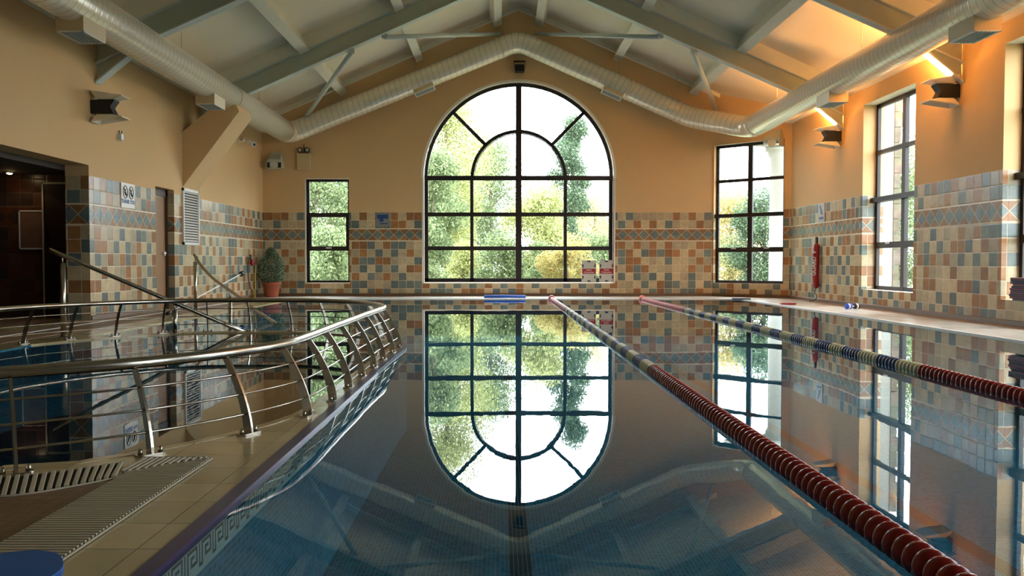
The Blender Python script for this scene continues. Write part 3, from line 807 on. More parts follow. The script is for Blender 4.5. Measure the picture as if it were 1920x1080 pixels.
# ------------------------------------------------------------------ low curved railing round the small pool
HR = 0.375
def lean(z): return .15*(max(0, z)/HR)**1.7
rail = tag(empty('pool_railing', (-1.03, 6.6, 0)), 'low curved stainless steel railing looping round the small pool', 'railing')
T = Vector((-1.03, 6.6, 0))
fine = catmull(BASES, 8)
def at_off(path, d, z): return [Vector((p.x, p.y, z))-T for p in offset(path, d)]
mb = MB(); mb.tube(at_off(fine, lean(HR)+.005, HR+.02), .0265, 16); mb.build('top_rail', M['stainless'], rail)
for z in (.10, .195, .29):
    mb = MB(); mb.tube(at_off(fine, lean(z), z), .0055, 8); mb.build('rod', M['stainless'], rail)
for i, b in enumerate(BASES):
    p = Vector(b); a = Vector(BASES[max(0,i-1)]); c_ = Vector(BASES[min(len(BASES)-1,i+1)])
    tg = (c_-a).normalized(); nn = Vector((-tg.y, tg.x))
    if i == 0 or i == len(BASES)-1: pass
    mb = MB(); n = 10; th = .006
    L_, R_ = [], []
    for k in range(n+1):
        z = HR*k/n; w_ = .027 - .006*k/n; o_ = lean(z)
        L_.append((o_-w_, z)); R_.append((o_+w_, z))
    lp = L_ + list(reversed(R_))
    tg3 = Vector((tg.x, tg.y, 0)); b3 = Vector((p.x, p.y, 0)) - T
    mb.prism([b3 + Vector((nn.x*o_, nn.y*o_, z)) - tg3*th for o_, z in lp], tg3*(2*th))
    post = mb.build('post', M['stainless'], rail)
    mb = MB(); m = Matrix.Translation(b3) @ Matrix(((tg.x, nn.x, 0, 0), (tg.y, nn.y, 0, 0), (0, 0, 1, 0), (0,0,0,1)))
    mb.prism([m @ Vector((x, y, .001)) for x, y in rrect(-.065,.065,-.03,.03,.022,4)], (0,0,.009))
    for sx in (-.045, .045):
        q = m @ Vector((sx, 0, .01)); mb.lathe([(.011,0),(.011,.012),(.006,.024),(.001,.026)], 8, q)
    mb.build('base_plate', M['stainless'], post)

# ------------------------------------------------------------------ two slanting entry handrails
def handrail(label, path, posts, root):
    r = tag(empty('entry_handrail', root), label, 'handrail', 'entry handrails'); T = Vector(root)
    mb = MB(); mb.tube([Vector(p)-T for p in path], .024, 14); mb.build('grab_tube', M['stainless'], r)
    for (x, y, z0, z1) in posts:
        mb = MB(); mb.tube([(x-T.x,y-T.y,z0-T.z),(x-T.x,y-T.y,z1-.09-T.z)], .030, 14); po = mb.build('post', M['stainless'], r)
        mb = MB(); mb.tube([(x-T.x,y-T.y,z1-.10-T.z),(x-T.x,y-T.y,z1-T.z)], .009, 8); mb.build('spindle', M['stainless'], po)
        if z0 > -.01:
            mb = MB(); mb.lathe([(.055,0),(.055,.008),(.035,.012)], 16, (x-T.x,y-T.y,z0-T.z+.001))
            for a in range(3): mb.lathe([(.009,0),(.009,.018)], 8, (x-T.x+.045*math.cos(a*2.1),y-T.y+.045*math.sin(a*2.1),z0-T.z+.005))
            mb.build('base_plate', M['stainless'], po)
def zline(a, b, t): return tuple(a[i]+(b[i]-a[i])*t for i in range(3))
A, B = (-5.05,9.14,1.0), (-3.18,10.24,-.04)
h1 = [A] + [zline(A, B, k/8) for k in range(1,9)]
handrail('stainless entry handrail at left, starting on the left deck and slanting down to the right', h1,
         [(-4.94,9.21,0,.94), (-3.92,9.81,0,.37)], (-4.94,9.2,0))
h2 = catmull([(-5.43,14.5,.99),(-5.20,14.2,.80),(-4.84,13.75,.59),(-4.38,13.15,.42),(-4.01,12.7,.275),(-3.76,12.36,.17),(-3.14,11.58,-.05)], 4)
handrail('curved stainless entry handrail farther back, in front of the left wall louvre', h2,
         [(-5.40,14.45,0,.96), (-4.35,13.12,-.6,.40)], (-5.4,14.45,0))

# ------------------------------------------------------------------ drain gratings on the near deck
def slats(name, label, slat_list, base_loop):
    mb = MB(); mb.prism([(x,y,.0012) for x,y in base_loop], (0,0,.0015)); base = mb.build(name, M['slot_shade'])
    tag(base, label, 'drain grating', 'floor drain gratings')
    mb = MB()
    for a, b, w in slat_list: mb.beam((a[0],a[1],.008), (b[0],b[1],.008), w, .011)
    mb.build('slats', M['grating'], base, bevel=.002)
    mb = MB(); n = len(base_loop)
    for i in range(n):
        a, b = base_loop[i], base_loop[(i+1)%n]; mb.beam((a[0],a[1],.006), (b[0],b[1],.006), .004, .006)
    mb.build('edge_strip', M['grating'], base)
y = .3; sl = []
while y < 3.48:
    x0 = -1.5 if y < 3.25 else -1.5 + (y-3.25)/.25*.25
    sl.append(((x0,y),(-1.25,y),.0125)); y += .0225
slats('drain_grating', 'long straight cream slatted grating running along the near deck', sl, [(-1.505,.3),(-1.245,.3),(-1.245,3.505),(-1.505,3.25)])
sl = []; k = 0
while k < 12:
    x = -1.53 + k*.0235; sl.append(((x, 3.275+max(0,(x+1.5))*1.0), (x+.004, 3.50), .0125)); k += 1
slats('drain_grating', 'small corner piece of cream grating with slats along the deck', sl, [(-1.515,3.265),(-1.25,3.52),(-1.55,3.52)])
cin = [(-3.9,3.16),(-3.0,3.17),(-2.4,3.18),(-1.96,3.195),(-1.75,3.30),(-1.60,3.42)]
cou = [(-3.6,2.80),(-2.8,2.86),(-2.2,2.89),(-1.80,2.93),(-1.62,3.06),(-1.51,3.19)]
fi_, fo_ = catmull(cin, 14), catmull(cou, 14)
def resample(P, n):
    d = [0]
    for a, b in zip(P, P[1:]): d.append(d[-1]+(b-a).length)
    out = []; j = 0
    for k in range(n):
        q = d[-1]*k/(n-1)
        while j < len(P)-2 and d[j+1] < q: j += 1
        out.append(P[j].lerp(P[j+1], (q-d[j])/max(1e-9, d[j+1]-d[j])))
    return out
fi_, fo_ = resample(fi_, 76), resample(fo_, 76)
sl = [((a.x,a.y),(b.x-.015,b.y),.017) for a, b in list(zip(fi_, fo_))]
slats('drain_grating', 'curved band of wide cream grating slats in front of the small pool', sl, [tuple(p) for p in fi_] + [tuple(p) for p in reversed(fo_)])

# ------------------------------------------------------------------ things on the deck
t = tag(empty('kickboard', (-1.36,2.02,0.0125)), 'blue foam kickboard with white underside lying on the near deck', 'kickboard')
mm = Matrix.Rotation(math.radians(-58), 4, 'Z')
lp = rrect(-.15,.15,-.40,.235,.13,8)
mb = MB(); mb.prism([mm @ Vector((x,y,.026)) for x,y in lp], (0,0,.022)); mb.build('top_layer', M['blue'], t, bevel=.005)
mb = MB(); mb.prism([mm @ Vector((x*.98,y*.98,.003)) for x,y in lp], (0,0,.023)); mb.build('under_layer', M['white'], t, bevel=.004)
def small_board(x, y, z, w, d, h, rz, mat, label, group=None, name='kickboard'):
    mb = MB(); mb.prism([(a,b,0) for a,b in rrect(-w/2,w/2,-d/2,d/2,.06,5)], (0,0,h)); o = mb.build(name, mat, bevel=.004)
    o.location = (x,y,z); o.rotation_euler = (0,0,rz); tag(o, label, 'kickboard', group); return o
small_board(5.60,18.95,.008,.27,.40,.028,1.45,M['black_foam'], 'black flat foam board lying on the deck in the far right corner')
small_board(5.86,16.6,.007,.26,.30,.03,1.4,M['red'], 'red flat foam board lying at the right pool edge')
# blue tube float on the far edge
mb = MB(); mb.tube([(-.50,0,0),(-.49,0,.0),(.0,.003,.004),(.49,0,0),(.50,0,0)], [.02,.036,.036,.036,.02], 14)
o = mb.build('foam_noodle', simple('bright_blue_foam', (36,88,190), .5)); o.location = (.11,19.5,.045)
tag(o, 'blue foam tube lying on the far pool edge under the arched window', 'pool noodle')
# foam dumbbell
t = tag(empty('water_dumbbell', (6.42,14.86,.006), math.radians(15)), 'blue and white foam water dumbbell on the right deck by the wall', 'dumbbell')
mb = MB(); mb.tube([(-.13,0,.055),(.13,0,.055)], .014, 10); mb.build('bar', M['white'], t)
for s, m1, m2 in ((-1,'blue','white'),(1,'black','white')):
    for k, mm_ in enumerate((m1, m2, m1)):
        x = s*(.05+.035*k); mb = MB(); mb.lathe([(.03,-.016),(.05,-.014),(.053,0),(.05,.014),(.03,.016)], 18, (x,0,.055), 'X'); mb.build('foam_disc', M[mm_] if mm_ != 'blue' else simple('blue_disc', (30,70,190), .5), t)
# stack of boards on the sill
cols = ['navy_foam','maroon_foam','black_foam','maroon_foam','navy_foam','maroon_foam','black_foam','maroon_foam','navy_foam','black_foam','maroon_foam']
z = .352; nb = len(cols)
dx = [-.07,.03,.05,.03,.0,.02,-.02,-.09,.0,.03,.02]
ordn = ['bottom','second','third','fourth','fifth','sixth','seventh','eighth','ninth','tenth','top']
cn = {'navy_foam':'navy','maroon_foam':'maroon','black_foam':'charcoal'}
for k in range(nb):
    small_board(7.02+dx[k]*.3, 10.62-dx[k]*-1.0, z, .42, .62, .026, .03*((k*7)%3-1), M[cols[k]],
                '%s foam board in the stack on the right window sill, %s' % (cn[cols[k]], ('at the bottom' if k==0 else 'on top' if k==nb-1 else '%s from the bottom' % ordn[k])), 'foam boards stacked on the window sill')
    z += .0275
# potted shrub
t = tag(empty('potted_shrub', (-5.68,20.25,0.004)), 'small-leaved evergreen shrub in a terracotta pot in the far left corner', 'potted plant')
mb = MB(); mb.lathe([(.001,.0),(.15,.0),(.155,.01),(.205,.30),(.225,.30),(.23,.37),(.21,.375),(.20,.32),(.001,.32)], 28); mb.build('pot', M['terracotta'], t)
mb = MB(); mb.lathe([(.001,.325),(.197,.322)], 24); mb.build('soil', M['soil'], t)
mb = MB(); mb.tube([(0,0,.32),(.01,0,.7),(0,.01,1.05)], [.018,.012,.005], 8); mb.build('stem', M['bark'], t)
def add_leaf(bm, uvl, p, d, ln, wd, mi=0):
    d = d.normalized(); s = d.cross(Vector((random.uniform(-1,1),random.uniform(-1,1),random.uniform(-1,1)))).normalized()
    a = p; b = p + d*ln*.5 + s*wd*.5; c = p + d*ln; e = p + d*ln*.5 - s*wd*.5
    f = bm.faces.new([bm.verts.new(q) for q in (a,b,c,e)]); f.material_index = mi
mb = MB()
for k in range(5200):
    u = random.random(); zz = .34 + u*.88
    rad = .30*math.sin(PI*min(1, (u*.86+.14))**.8)**.75 if u < .97 else .05
    rad = max(.03, rad)*(1+.12*math.sin(zz*23+k%5)) * (random.random()**.35)
    a = random.uniform(0, 2*PI); p = Vector((rad*math.cos(a), rad*math.sin(a), zz))
    add_leaf(mb.bm, mb.uv, p, Vector((math.cos(a), math.sin(a), random.uniform(-.2,.9))), .042, .026)
mb.build('foliage', M['leaf_shrub'], t, normals=False)
# hook, hose ring and yellow pole in the corner
t = tag(empty('rescue_hook', (XL+.05,19.55,0)), 'red reel with black cord hanging on the left wall beside the shrub', 'rescue hook')
mb = MB(); mb.lathe([(.02,-.03),(.075,-.03),(.08,0),(.075,.03),(.02,.03)], 20, (.04,.1,.86), 'X'); mb.build('reel', M['red'], t)
mb = MB(); mb.tube(catmull([(.03,.05,1.0),(.03,-.10,.97),(.03,-.20,.8),(.03,-.20,.6),(.03,-.12,.35),(.03,.08,.18)], 5), .010, 8); mb.build('cord', M['black'], t)
mb = MB(); mb.box(0,.03,.02,.10,.93,1.05); mb.build('bracket', M['black'], t)
mb = MB(); mb.tube([(0,0,0),(.02,.01,.80)], .013, 8); o = mb.build('yellow_pole', M['yellow']); o.location = (XL+.12,19.75,.004)
tag(o, 'short yellow pole standing against the left wall beside the shrub', 'pole')
# telescopic cleaning pole leaning along the left wall
a = Vector((-5.42,13.45,.055)); b = Vector((XL+.16,18.6,.60))
t = tag(empty('cleaning_pole', a), 'long white cleaning pole leaning along the tiled left wall', 'cleaning pole')
mb = MB(); mb.tube([(0,0,0), b-a], .013, 10); mb.build('shaft', M['white'], t)
d = (b-a).normalized()
mb = MB(); mb.tube([b-a-d*.10, b-a-d*.03, b-a+d*.12, b-a+d*.2], [.03,.06,.06,.03], 10); mb.build('head', M['black'], t)
mb = MB(); mb.tube([-d*.25, d*.0], .03, 10); mb.build('grip', M['black'], t)

# ------------------------------------------------------------------ left wall fittings
# door
t = tag(empty('door_1', (XL-.14,14.79,0)), kind='structure')
mb = MB(); mb.box(-.04,0,-.41,.41,0,2.05); mb.build('door_leaf', M['wood'], t)
mb = MB(); mb.box(-.05,.02,.33,.41,0,2.2); mb.box(-.05,.02,-.41,-.38,0,2.2); mb.box(-.05,.02,-.41,.41,2.06,2.2); mb.build('door_frame', M['wood_dark'], t)
mb = MB(); mb.box(.0,.03,.24,.27,.98,1.06); mb.box(.03,.045,.16,.27,1.02,1.04); mb.build('handle', M['white'], t)
# louvre
t = tag(empty('wall_louvre', (XL,15.98,1.2)), 'tall white slatted louvre grille on the left wall under the boxed haunch', 'louvre grille')
mb = MB(); mb.box(0,.035,-.41,-.37,0,1.08); mb.box(0,.035,.37,.41,0,1.08); mb.box(0,.035,-.41,.41,0,.05); mb.box(0,.035,-.41,.41,1.03,1.08); mb.build('frame', M['white'], t)
mb = MB(); mb.box(.001,.004,-.37,.37,.05,1.03); mb.build('backing', M['black'], t)
mb = MB()
for k in range(19):
    z = .065+k*.0515; mb.quadbox([Vector(p) for p in ((.004,-.37,z+.028),(.032,-.37,z),(.032,.37,z),(.004,.37,z+.028),(.004,-.37,z+.034),(.034,-.37,z+.006),(.034,.37,z+.006),(.004,.37,z+.034))])
mb.build('slats', M['white'], t)
# sign THANK YOU
t = tag(empty('wall_sign', (XL+.002,13.30,1.74)), 'white notice with two struck-through circles and THANK YOU on the left wall', 'sign')
mb = MB(); mb.box(0,.012,-.24,.24,0,.40); mb.build('board', M['white'], t)
TM = lambda x,y,z: Matrix.Translation((x,y,z)) @ Matrix(((0,0,1,0),(1,0,0,0),(0,1,0,0),(0,0,0,1)))
text_mesh('lettering', 'THANK YOU', .082, M['sign_blue'], t, TM(.014,0,.10), bold=.004)
for s in (-.105,.105):
    mb = MB(); ringp = [(.0155, s+.075*math.cos(2*PI*k/24), .255+.10*math.sin(2*PI*k/24)) for k in range(24)]
    mb.tube(ringp, .006, 6, closed=True); mb.tube([(.0155,s-.05,.32),(.0155,s+.05,.19)], .006, 6); mb.tube([(.0155,s+.0,.30),(.0155,s-.02,.24),(.0155,s+.02,.2)], .010, 6)
    mb.build('prohibition_symbol', M['black'], t)
# small sounder on the left wall
t = tag(empty('wall_sensor', (XL,13.03,2.80)), 'tiny grey wall sensor high on the left wall beside the floodlight', 'sensor')
mb = MB(); mb.box(0,.06,-.04,.04,0,.10); mb.build('body', M['steel_light'], t, bevel=.006)
mb = MB(); mb.tube([(.02,-.02,.1),(.02,-.02,.15)], .008, 6); mb.tube([(.04,.02,.1),(.04,.02,.15)], .008, 6); mb.build('cable_stub', M['black'], t)

# ------------------------------------------------------------------ wall uplighters
def uplighter(loc, sgn, label, lit):
    """sgn +1: arm points to +X (left wall), -1: to -X (right wall)"""
    t = tag(empty('wall_uplighter', loc), label, 'wall lamp', 'double reflector wall lamps')
    s = sgn
    mb = MB()
    lp = [(0,-.11),(s*.36,-.11),(s*.31,-.035),(s*.36,.11),(0,.11)]
    mb.prism([(x,-.085,z) for x,z in [(0,-.10),(s*.34,-.10),(s*.29,0.0),(s*.36,.10),(0,.10)]], (0,.17,0)); mb.build('housing', M['black'], t)
    def refl(top):
        k = 1 if top else -1
        mb = MB(); z0 = .12*k
        # shallow flared tray: inner rim at the housing, outer rim wider and farther out
        inn = [(s*.10,-.08,z0),(s*.33,-.08,z0),(s*.33,.08,z0),(s*.10,.08,z0)]
        zt = lambda x: (.235 - .16*(x-.02)) * k
        out_ = [(s*.04,-.14,zt(.04)),(s*.49,-.14,zt(.49)),(s*.49,.14,zt(.49)),(s*.04,.14,zt(.04))]
        iv = [mb.bm.verts.new(p) for p in inn]; ov = [mb.bm.verts.new(p) for p in out_]
        for i in range(4): j = (i+1)%4; mb.face([iv[i],iv[j],ov[j],ov[i]])
        mb.face(iv)
        o = mb.build('reflector', M['tray'], t)
        m = o.modifiers.new('solid','SOLIDIFY'); m.thickness = .012
        return o
    refl(True); refl(False)
    mb = MB(); mb.box(min(s*.12,s*.34),max(s*.12,s*.34),-.05,.05,.14,.155)
    mb.build('lamp_tube', M['lamp_glow'] if lit else M['white'], t)
    if lit:
        l = bpy.data.lights.new('uplight', 'AREA'); l.shape = 'RECTANGLE'; l.size = .22; l.size_y = .14; l.energy = lit; l.color = (1,.44,.11); l.spread = math.radians(165)
        lo = bpy.data.objects.new('uplight', l); col.objects.link(lo); lo.parent = t; lo.location = (s*.23,0,.19); lo.rotation_euler = (PI,0,0)
    return t
LIT = 92
uplighter((XL,12.22,3.16), 1, 'unlit wall lamp with two cream reflectors on the left wall', 0)
uplighter((XR,16.76,3.43), -1, 'lit wall lamp with two cream reflectors, the farther one between the right windows', LIT)
uplighter((XR,12.48,3.45), -1, 'lit wall lamp with two cream reflectors, the nearer one on the right wall', LIT)
uplighter((XR,8.10,3.44), -1, 'unseen lit wall lamp with two cream reflectors, throwing orange light on the right wall', LIT)  # out of view, kept for the orange light it adds at the right

# ------------------------------------------------------------------ far wall fittings
t = tag(empty('floodlight', (.49,YF-.02,5.88)), 'small black floodlight under the apex of the duct', 'floodlight')
mb = MB(); mb.box(-.12,.12,-.20,-.02,-.22,-.04); mb.build('housing', M['black'], t, bevel=.015)
mb = MB(); mb.box(-.10,.10,-.205,-.198,-.20,-.06); mb.build('lens', M['black_foam'], t)
mb = MB(); mb.beam((-.14,-.11,-.12),(-.14,-.11,.06),.04,.012,(1,0,0)); mb.beam((.14,-.11,-.12),(.14,-.11,.06),.04,.012,(1,0,0)); mb.box(-.145,.145,-.13,.0,.05,.065); mb.build('bracket', M['black'], t)
def bulkhead(loc, rz, label):
    t = tag(empty('horn_speaker', loc, rz), label, 'speaker', 'grey horn speakers')
    mb = MB()
    mb.prism([(-.20,-.02,-.0),(-.13,-.02,.30),(.13,-.02,.30),(.20,-.02,.0)], (0,-.05,0))
    mb.quadbox([Vector(p) for p in ((-.20,-.28,.02),(.20,-.28,.02),(.20,-.02,.02),(-.20,-.02,.02),(-.16,-.26,.10),(.16,-.26,.10),(.13,-.02,.30),(-.13,-.02,.30))])
    mb.box(-.20,-.185,-.30,-.02,-.12,.03); mb.box(.185,.20,-.30,-.02,-.12,.03); mb.box(-.20,.20,-.30,-.02,-.13,-.118)
    mb.build('hood', M['steel'], t, bevel=.008)
    mb = MB(); mb.lathe([(.105,-.27),(.10,-.245),(.06,-.15),(.03,-.08),(.03,-.02)], 22, (0,0,-.04), 'Y'); mb.build('horn', M['steel_light'], t)
    mb = MB(); mb.lathe([(.001,-.25),(.03,-.24),(.035,-.20),(.02,-.15)], 14, (0,0,-.04), 'Y'); mb.build('cone', M['white'], t)
bulkhead((-5.69,YF,3.36), 0, 'grey hooded horn speaker on the far wall in the left corner')
bulkhead(tuple(ch0+chU*1.66+Vector((0,0,3.76))), math.atan2(chU.y, chU.x), 'grey hooded horn speaker above the window in the cut corner')
t = tag(empty('emergency_light', (-4.99,YF,3.42)), 'cream emergency light box with two round lamps above the slim window', 'emergency light')
mb = MB(); mb.box(-.17,.17,-.10,0,-.21,.21); mb.build('case', M['duct_box'], t, bevel=.008)
mb = MB(); mb.box(-.14,.11,-.104,-.10,-.12,.18); mb.build('cover', M['duct_box'], t)
for s in (-.095,.095):
    mb = MB(); mb.lathe([(.03,.03),(.062,-.02),(.066,-.06),(.060,-.075),(.052,-.06)], 20, (s,-.04,.29), 'Y'); lamp = mb.build('lamp_head', M['black'], t)
    mb = MB(); mb.lathe([(.001,-.068),(.051,-.060)], 20, (s,-.04,.29), 'Y'); mb.build('lens', M['white'], lamp)
mb = MB(); mb.tube([(-.095,-.04,.22),(.095,-.04,.22)], .012, 8); mb.tube([(0,-.02,.21),(0,-.02,.45)], .008, 6); mb.build('yoke', M['black'], t)
t = tag(empty('security_camera', (XL,19.0,3.68)), 'white bullet security camera on the left wall under the duct', 'security camera')
mb = MB(); mb.tube([(0,0,.0),(.12,0,.0),(.14,-.06,.03)], .02, 8); mb.lathe([(.05,0),(.05,.02)], 14, (0,0,0), 'X'); mb.build('bracket', M['white'], t)
a = Vector((.06,.20,.07)); d = Vector((.36,-.27,-.19)).normalized()
mb = MB(); mb.tube([a, a+d*.42], .055, 16); mb.build('body', M['white'], t)
mb = MB(); mb.tube([a+d*.42, a+d*.425], .038, 16); mb.build('lens', M['black'], t)
# picture sign on the far wall
t = tag(empty('wall_sign', (-3.0,YF-.002,1.78)), 'small blue and grey notice on the far wall between slim and arched window', 'sign')
mb = MB(); mb.box(-.175,.175,-.012,0,0,.35); mb.build('board', simple('grey_blue_board', (128,132,130), .4), t)
mb = MB(); mb.box(-.14,.14,-.015,-.012,.20,.30); mb.box(-.08,.02,-.015,-.012,.12,.20); mb.box(-.07,.13,-.015,-.012,.06,.085); mb.build('print', M['sign_blue'], t)
# notice on the right wall
t = tag(empty('wall_sign', (XR-.002,17.65,1.74)), 'small grey notice on the right wall above the red rescue tube', 'sign')
mb = MB(); mb.box(-.012,0,-.17,.17,0,.40); mb.build('board', simple('pale_blue_board', (176,182,190), .3), t)
mb = MB(); mb.box(-.015,-.012,-.12,.12,.05,.10); mb.prism([(-.012,-.1,.14),(-.012,.0,.16),(-.012,.1,.36),(-.012,.04,.36)], (-.003,0,0)); mb.build('print', M['sign_blue'], t)
# swim clockwise boards standing on the arch sill
def arrow(mb, x, z, dx, dz, L=.095):
    d = Vector((dx,0,dz)); s = Vector((-dz,0,dx)); c = Vector((x,-.008,z))
    pts = [c-d*L/2-s*.012, c+d*.0-s*.012, c-s*.03, c+d*L/2, c+s*.03, c+s*.012, c-d*L/2+s*.012]
    mb.prism(pts, (0,-.002,0))
for x0, z0, lb in ((2.27,.355,'left of the two grey swim clockwise boards standing on the arched window sill'), (2.72,.36,'right of the two grey swim clockwise boards standing on the arched window sill')):
    t = tag(empty('swim_board', (x0,YF+.03,z0)), lb, 'sign', 'swim direction boards')
    mb = MB(); mb.box(-.185,.185,-.008,0,0,.56); mb.build('board', M['perspex'], t)
    mb = MB(); mb.box(-.17,.17,-.011,-.008,.215,.345); mb.build('red_panel', M['sign_red'], t)
    rm = Matrix.Translation((0,-.0125,.31)) @ Matrix.Rotation(PI/2, 4, 'X')
    text_mesh('lettering', 'Swim', .062, M['white'], t, rm)
    text_mesh('lettering', 'Clockwise', .062, M['white'], t, Matrix.Translation((0,-.0125,.252)) @ Matrix.Rotation(PI/2, 4, 'X'))
    mb = MB()
    arrow(mb, 0, .53, 1, 0); arrow(mb, 0, .03, -1, 0)
    for z in (.42, .13): arrow(mb, -.155, z, 0, 1); arrow(mb, .155, z, 0, -1)
    mb.build('arrows', M['black'], t)
# rescue tube on the right wall
t = tag(empty('rescue_tube', (XR-.08,17.72,.28)), 'red lettered rescue tube hanging upright on the right wall', 'rescue tube')
mb = MB(); mb.tube([(0,0,.02),(0,0,.07),(-.015,0,.3),(-.015,0,.75),(0,0,.95),(0,0,1.0)], [.03,.066,.075,.075,.066,.03], 18); mb.build('float', M['red'], t)
mb = MB(); mb.box(-.02,.02,-.035,.035,.98,1.13); mb.build('strap', M['black'], t)
mb = MB(); mb.tube(catmull([(0,0,.03),(-.02,.02,-.06),(.02,0,-.14),(0,-.02,-.20),(-.05,.03,-.255),(-.12,.06,-.262)], 4), .009, 8); mb.build('cord', M['black'], t)
def vert_text(s, size, z):
    o = text_mesh('lettering', s, size, M['white'], t, Matrix.Translation((-.072,-.062,z)) @ Matrix.Rotation(math.radians(-42),4,'Z') @ Matrix.Rotation(math.radians(90),4,'X') @ Matrix.Rotation(PI/2,4,'Z'), extrude=.004, bold=.003)
vert_text('GUARD', .12, .50); vert_text('8', .09, .80)

# dark room fittings
t = tag(empty('framed_poster', (-7.22,12.62,1.08)), 'dim framed poster on the dark tiled wall at left', 'poster')
mb = MB(); mb.box(-.19,.19,-.015,0,0,.56); mb.build('print', M['poster'], t)
mb = MB(); mb.box(-.2,-.18,-.025,0,-.02,.58); mb.box(.18,.2,-.025,0,-.02,.58); mb.box(-.2,.2,-.025,0,-.02,0); mb.box(-.2,.2,-.025,0,.56,.58); mb.build('frame', M['steel_light'], t)
t = tag(empty('door_2', (-6.72,12.60,0)), kind='structure')
mb = MB(); mb.box(-.30,.30,-.02,.0,0,2.06); mb.build('door_leaf', simple('dark_red_door', (40,22,22), .4), t)
mb = MB(); mb.box(-.325,-.30,-.03,.0,0,2.09); mb.box(-.325,.3,-.03,0,2.06,2.09); mb.build('door_frame', M['steel'], t)
mb = MB(); mb.box(-.285,-.265,-.05,-.02,1.2,1.42); mb.build('handle', M['stainless'], t)
t = tag(empty('ceiling_spot', (-7.34,12.25,2.21)), 'small round lit spot lamp in the dark room ceiling', 'ceiling lamp')
mb = MB(); mb.lathe([(.055,0),(.06,-.012),(.045,-.02)], 18); mb.build('rim', M['white'], t)
mb = MB(); mb.lathe([(.044,-.012),(.03,-.032),(.001,-.036)], 18); mb.build('bulb', M['spot_glow'], t)
l = bpy.data.lights.new('spot_lamp', 'SPOT'); l.energy = 1.5; l.color = (1,.7,.42); l.spot_size = math.radians(130); l.shadow_soft_size = .04
lo = bpy.data.objects.new('spot_lamp', l); col.objects.link(lo); lo.parent = t; lo.location = (0,0,-.05)

# ------------------------------------------------------------------ outdoors
mb = MB(); mb.box(-70,90,21.3,120,-.5,-.4); mb.box(7.6,90,-30,21.3,-.5,-.4); tag(mb.build('ground_lawn', M['grass']), kind='structure')
LM = [leaf_mat('yellow_green_leaf', (112,122,72), (206,206,146)), leaf_mat('mid_green_leaf', (76,94,66), (166,178,132)),
      leaf_mat('dark_green_leaf', (58,78,60), (128,146,116)), leaf_mat('autumn_leaf', (176,150,96), (186,186,130))]
def tree(loc, h, rad, lm, label, n=3500, trunk=.14, leaf=.13, low=.25, clusters=14, cat='tree', name='tree', group='trees outside the windows', seed=0):
    rs = random.Random(seed*13+5)
    t = tag(empty(name, loc), label, cat, group)
    cs = []
    for k in range(clusters):
        u = low + (1-low)*(k+.5)/clusters; rr = rad*math.sin(PI*min(.97,.12+.86*(u-low)/(1-low)))**.7
        a = rs.uniform(0,2*PI); q = rs.random()**.5*rr*.75
        cs.append((Vector((q*math.cos(a), q*math.sin(a), h*u)), rad*rs.uniform(.34,.62)))
    mb = MB(); mb.tube([(0,0,-.1),(.05,0,h*.35),(0,.04,h*.65),(0,0,h*.9)], [trunk,trunk*.8,trunk*.5,trunk*.15], 8)
    for c, r in cs:
        s0 = Vector((0,0,max(.2,c.z-rad*.5))); mb.tube([s0, (s0+c)*.5+Vector((0,0,.1)), c], [trunk*.3,trunk*.2,trunk*.06], 5)
    mb.build('trunk', M['bark'], t)
    n = int(n*6.0); leaf *= .74
    rg = np.random.default_rng(seed+100)
    unit = lambda a: a/np.linalg.norm(a, axis=1, keepdims=True)
    ci = rg.integers(0, len(cs), n); C_ = np.array([tuple(c) for c, _ in cs])[ci]; R_ = np.array([r for _, r in cs])[ci][:,None]
    p = C_ + unit(rg.normal(size=(n,3))*np.array([1,1,.75]))*R_*rg.random((n,1))**.42
    d = unit(rg.uniform(-1,1,(n,3))+np.array([0,0,-.2])); s_ = unit(np.cross(d, rg.uniform(-1,1,(n,3))))
    ln = leaf*rg.uniform(.6,1.4,(n,1)); w_ = ln*.3
    vs = np.stack([p, p+d*ln*.5+s_*w_, p+d*ln, p+d*ln*.5-s_*w_], 1).reshape(-1,3).tolist()
    fs = np.arange(4*n).reshape(-1,4).tolist()
    me = bpy.data.meshes.new('crown'); me.from_pydata(vs, [], fs); me.materials.append(lm)
    link('crown', me, t)
# x at given distance: (px-938)/1530*Y
def TX(px, Y): return (px-938)/1530*Y
tree((TX(835,36),36,-.4), 8.6, 2.5, LM[0], 'tall yellow green tree filling the upper left of the arched window', 7000, seed=1, clusters=22)
tree((TX(812,31),31,-.4), 5.2, 1.8, LM[1], 'leafy green tree low at the left edge of the arched window', 4000, seed=2)
tree((TX(920,45),45,-.4), 7.6, 2.6, LM[1], 'broad green tree left of the centre bar of the arched window', 6000, seed=3, clusters=18)
tree((TX(1073,38),38,-.4), 7.9, 1.25, LM[2], 'narrow dark conifer-like tree right of the centre bar of the arched window', 4500, low=.12, seed=4, clusters=20)
tree((TX(1115,44),44,-.4), 4.8, 2.4, LM[3], 'thin autumn tree with sparse leaves at the right of the arched window', 2600, leaf=.11, seed=5)
tree((TX(1015,33),33,-.4), 3.9, 1.6, LM[0], 'round yellowish bush tree low behind the centre of the arched window', 4200, seed=6)
bx_ = [(790,25,1.85,LM[1]),(868,28.5,1.8,LM[0]),(940,25,1.9,LM[1]),(1012,28.5,1.8,LM[1]),(1062,25,1.75,LM[3]),(1120,28.5,2.05,LM[1]),(1172,31,2.3,LM[0])]
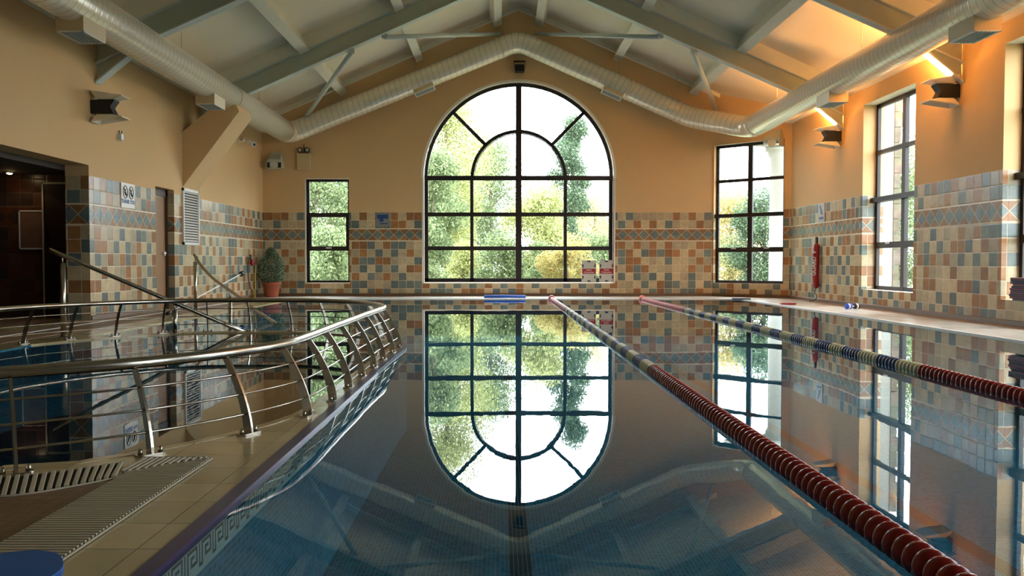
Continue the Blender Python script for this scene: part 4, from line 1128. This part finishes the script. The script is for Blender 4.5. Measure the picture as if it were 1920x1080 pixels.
for k, (px, Y, h_, lm) in enumerate(bx_):
    tree((TX(px,Y),Y,-.4), h_, 1.0, lm, 'low shrub outside the arched window, %s' % ['at its left edge','below its second pane from the left','left of its centre bar','just right of its centre bar','with golden leaves right of the centre','behind the swim boards','beyond its right edge'][k],
         1900, trunk=.05, leaf=.10, low=.1, clusters=8, cat='shrub', name='shrub', group='shrubs outside the arched window', seed=20+k)
tree((TX(850,57),57,-.4), 7.0, 4.2, LM[1], 'wide green tree standing farthest back behind the left of the arched window', 8000, seed=31, clusters=30, low=.05)
tree((TX(1090,56),56,-.4), 4.6, 3.6, LM[0], 'wide yellow green tree farthest back behind the right of the arched window', 6000, seed=32, clusters=26, low=.05)
tree((TX(592,30),30,-.4), 4.6, 1.5, LM[1], 'green tree filling the left half of the slim window', 4200, seed=8, low=.1)
tree((TX(645,36),36,-.4), 5.3, 1.9, LM[2], 'darker green tree filling the right half of the slim window', 4200, seed=9, low=.1)
tree((TX(615,27),27,-.4), 2.2, 1.2, LM[1], 'pale shrub low outside the slim window', 2400, trunk=.05, low=.08, clusters=9, cat='shrub', name='shrub', group='shrubs outside the slim window', seed=10)
tree((TX(1370,40),40,-.4), 4.5, 2.1, LM[3], 'yellowish tree seen low in the left half of the corner window', 4200, seed=11, low=.1)
tree((TX(1432,34),34,-.4), 3.9, 1.5, LM[2], 'dark green bush seen beside the round column outside', 3600, seed=12, low=.08)
tree((16.7,34,-.4), 5.8, 2.3, LM[1], 'green tree seen through the farther right wall window', 4200, seed=13, low=.1)
tree((17.2,27.5,-.4), 4.4, 2.0, LM[0], 'yellow green tree seen at the near side of the farther right wall window', 4200, seed=14, low=.1)
tree((20,23,-.4), 5.2, 2.4, LM[1], 'large green tree outside the nearer right wall windows', 3600, seed=15, low=.1)
tree((18,12,-.4), 3.6, 2.2, LM[1], 'broad bush outside beyond the nearest right wall windows', 3000, seed=16, low=.1)
# round column and pier outdoors
t = tag(empty('porch_column', (7.72,22.5,-.4)), 'pale round porch column outside the corner window', 'column')
mb = MB(); mb.lathe([(.36,0),(.36,.25),(.31,.3),(.30,4.1),(.36,4.2),(.36,4.28),(.43,4.34),(.43,4.5)], 28); mb.build('shaft', M['render'], t)
mb = MB(); mb.box(-1.4,1.6,-.4,.4,4.5,4.9); mb.build('entablature', M['render'], t)
t = tag(empty('stone_pier', (7.9,16.75,-.4)), 'white rendered pier with rubble stone edge outside the farther right window', 'pier')
mb = MB(); mb.box(-.5,-.02,-.35,.45,0,4.6); mb.build('rendered_face', M['render'], t)
mb = MB(); 
for k in range(15):
    w_ = .10 + .05*((k*5)%3)/2; mb.box(-.02,w_,-.37,.45,k*.305,k*.305+.295)
mb.build('quoins', M['stone'], t)
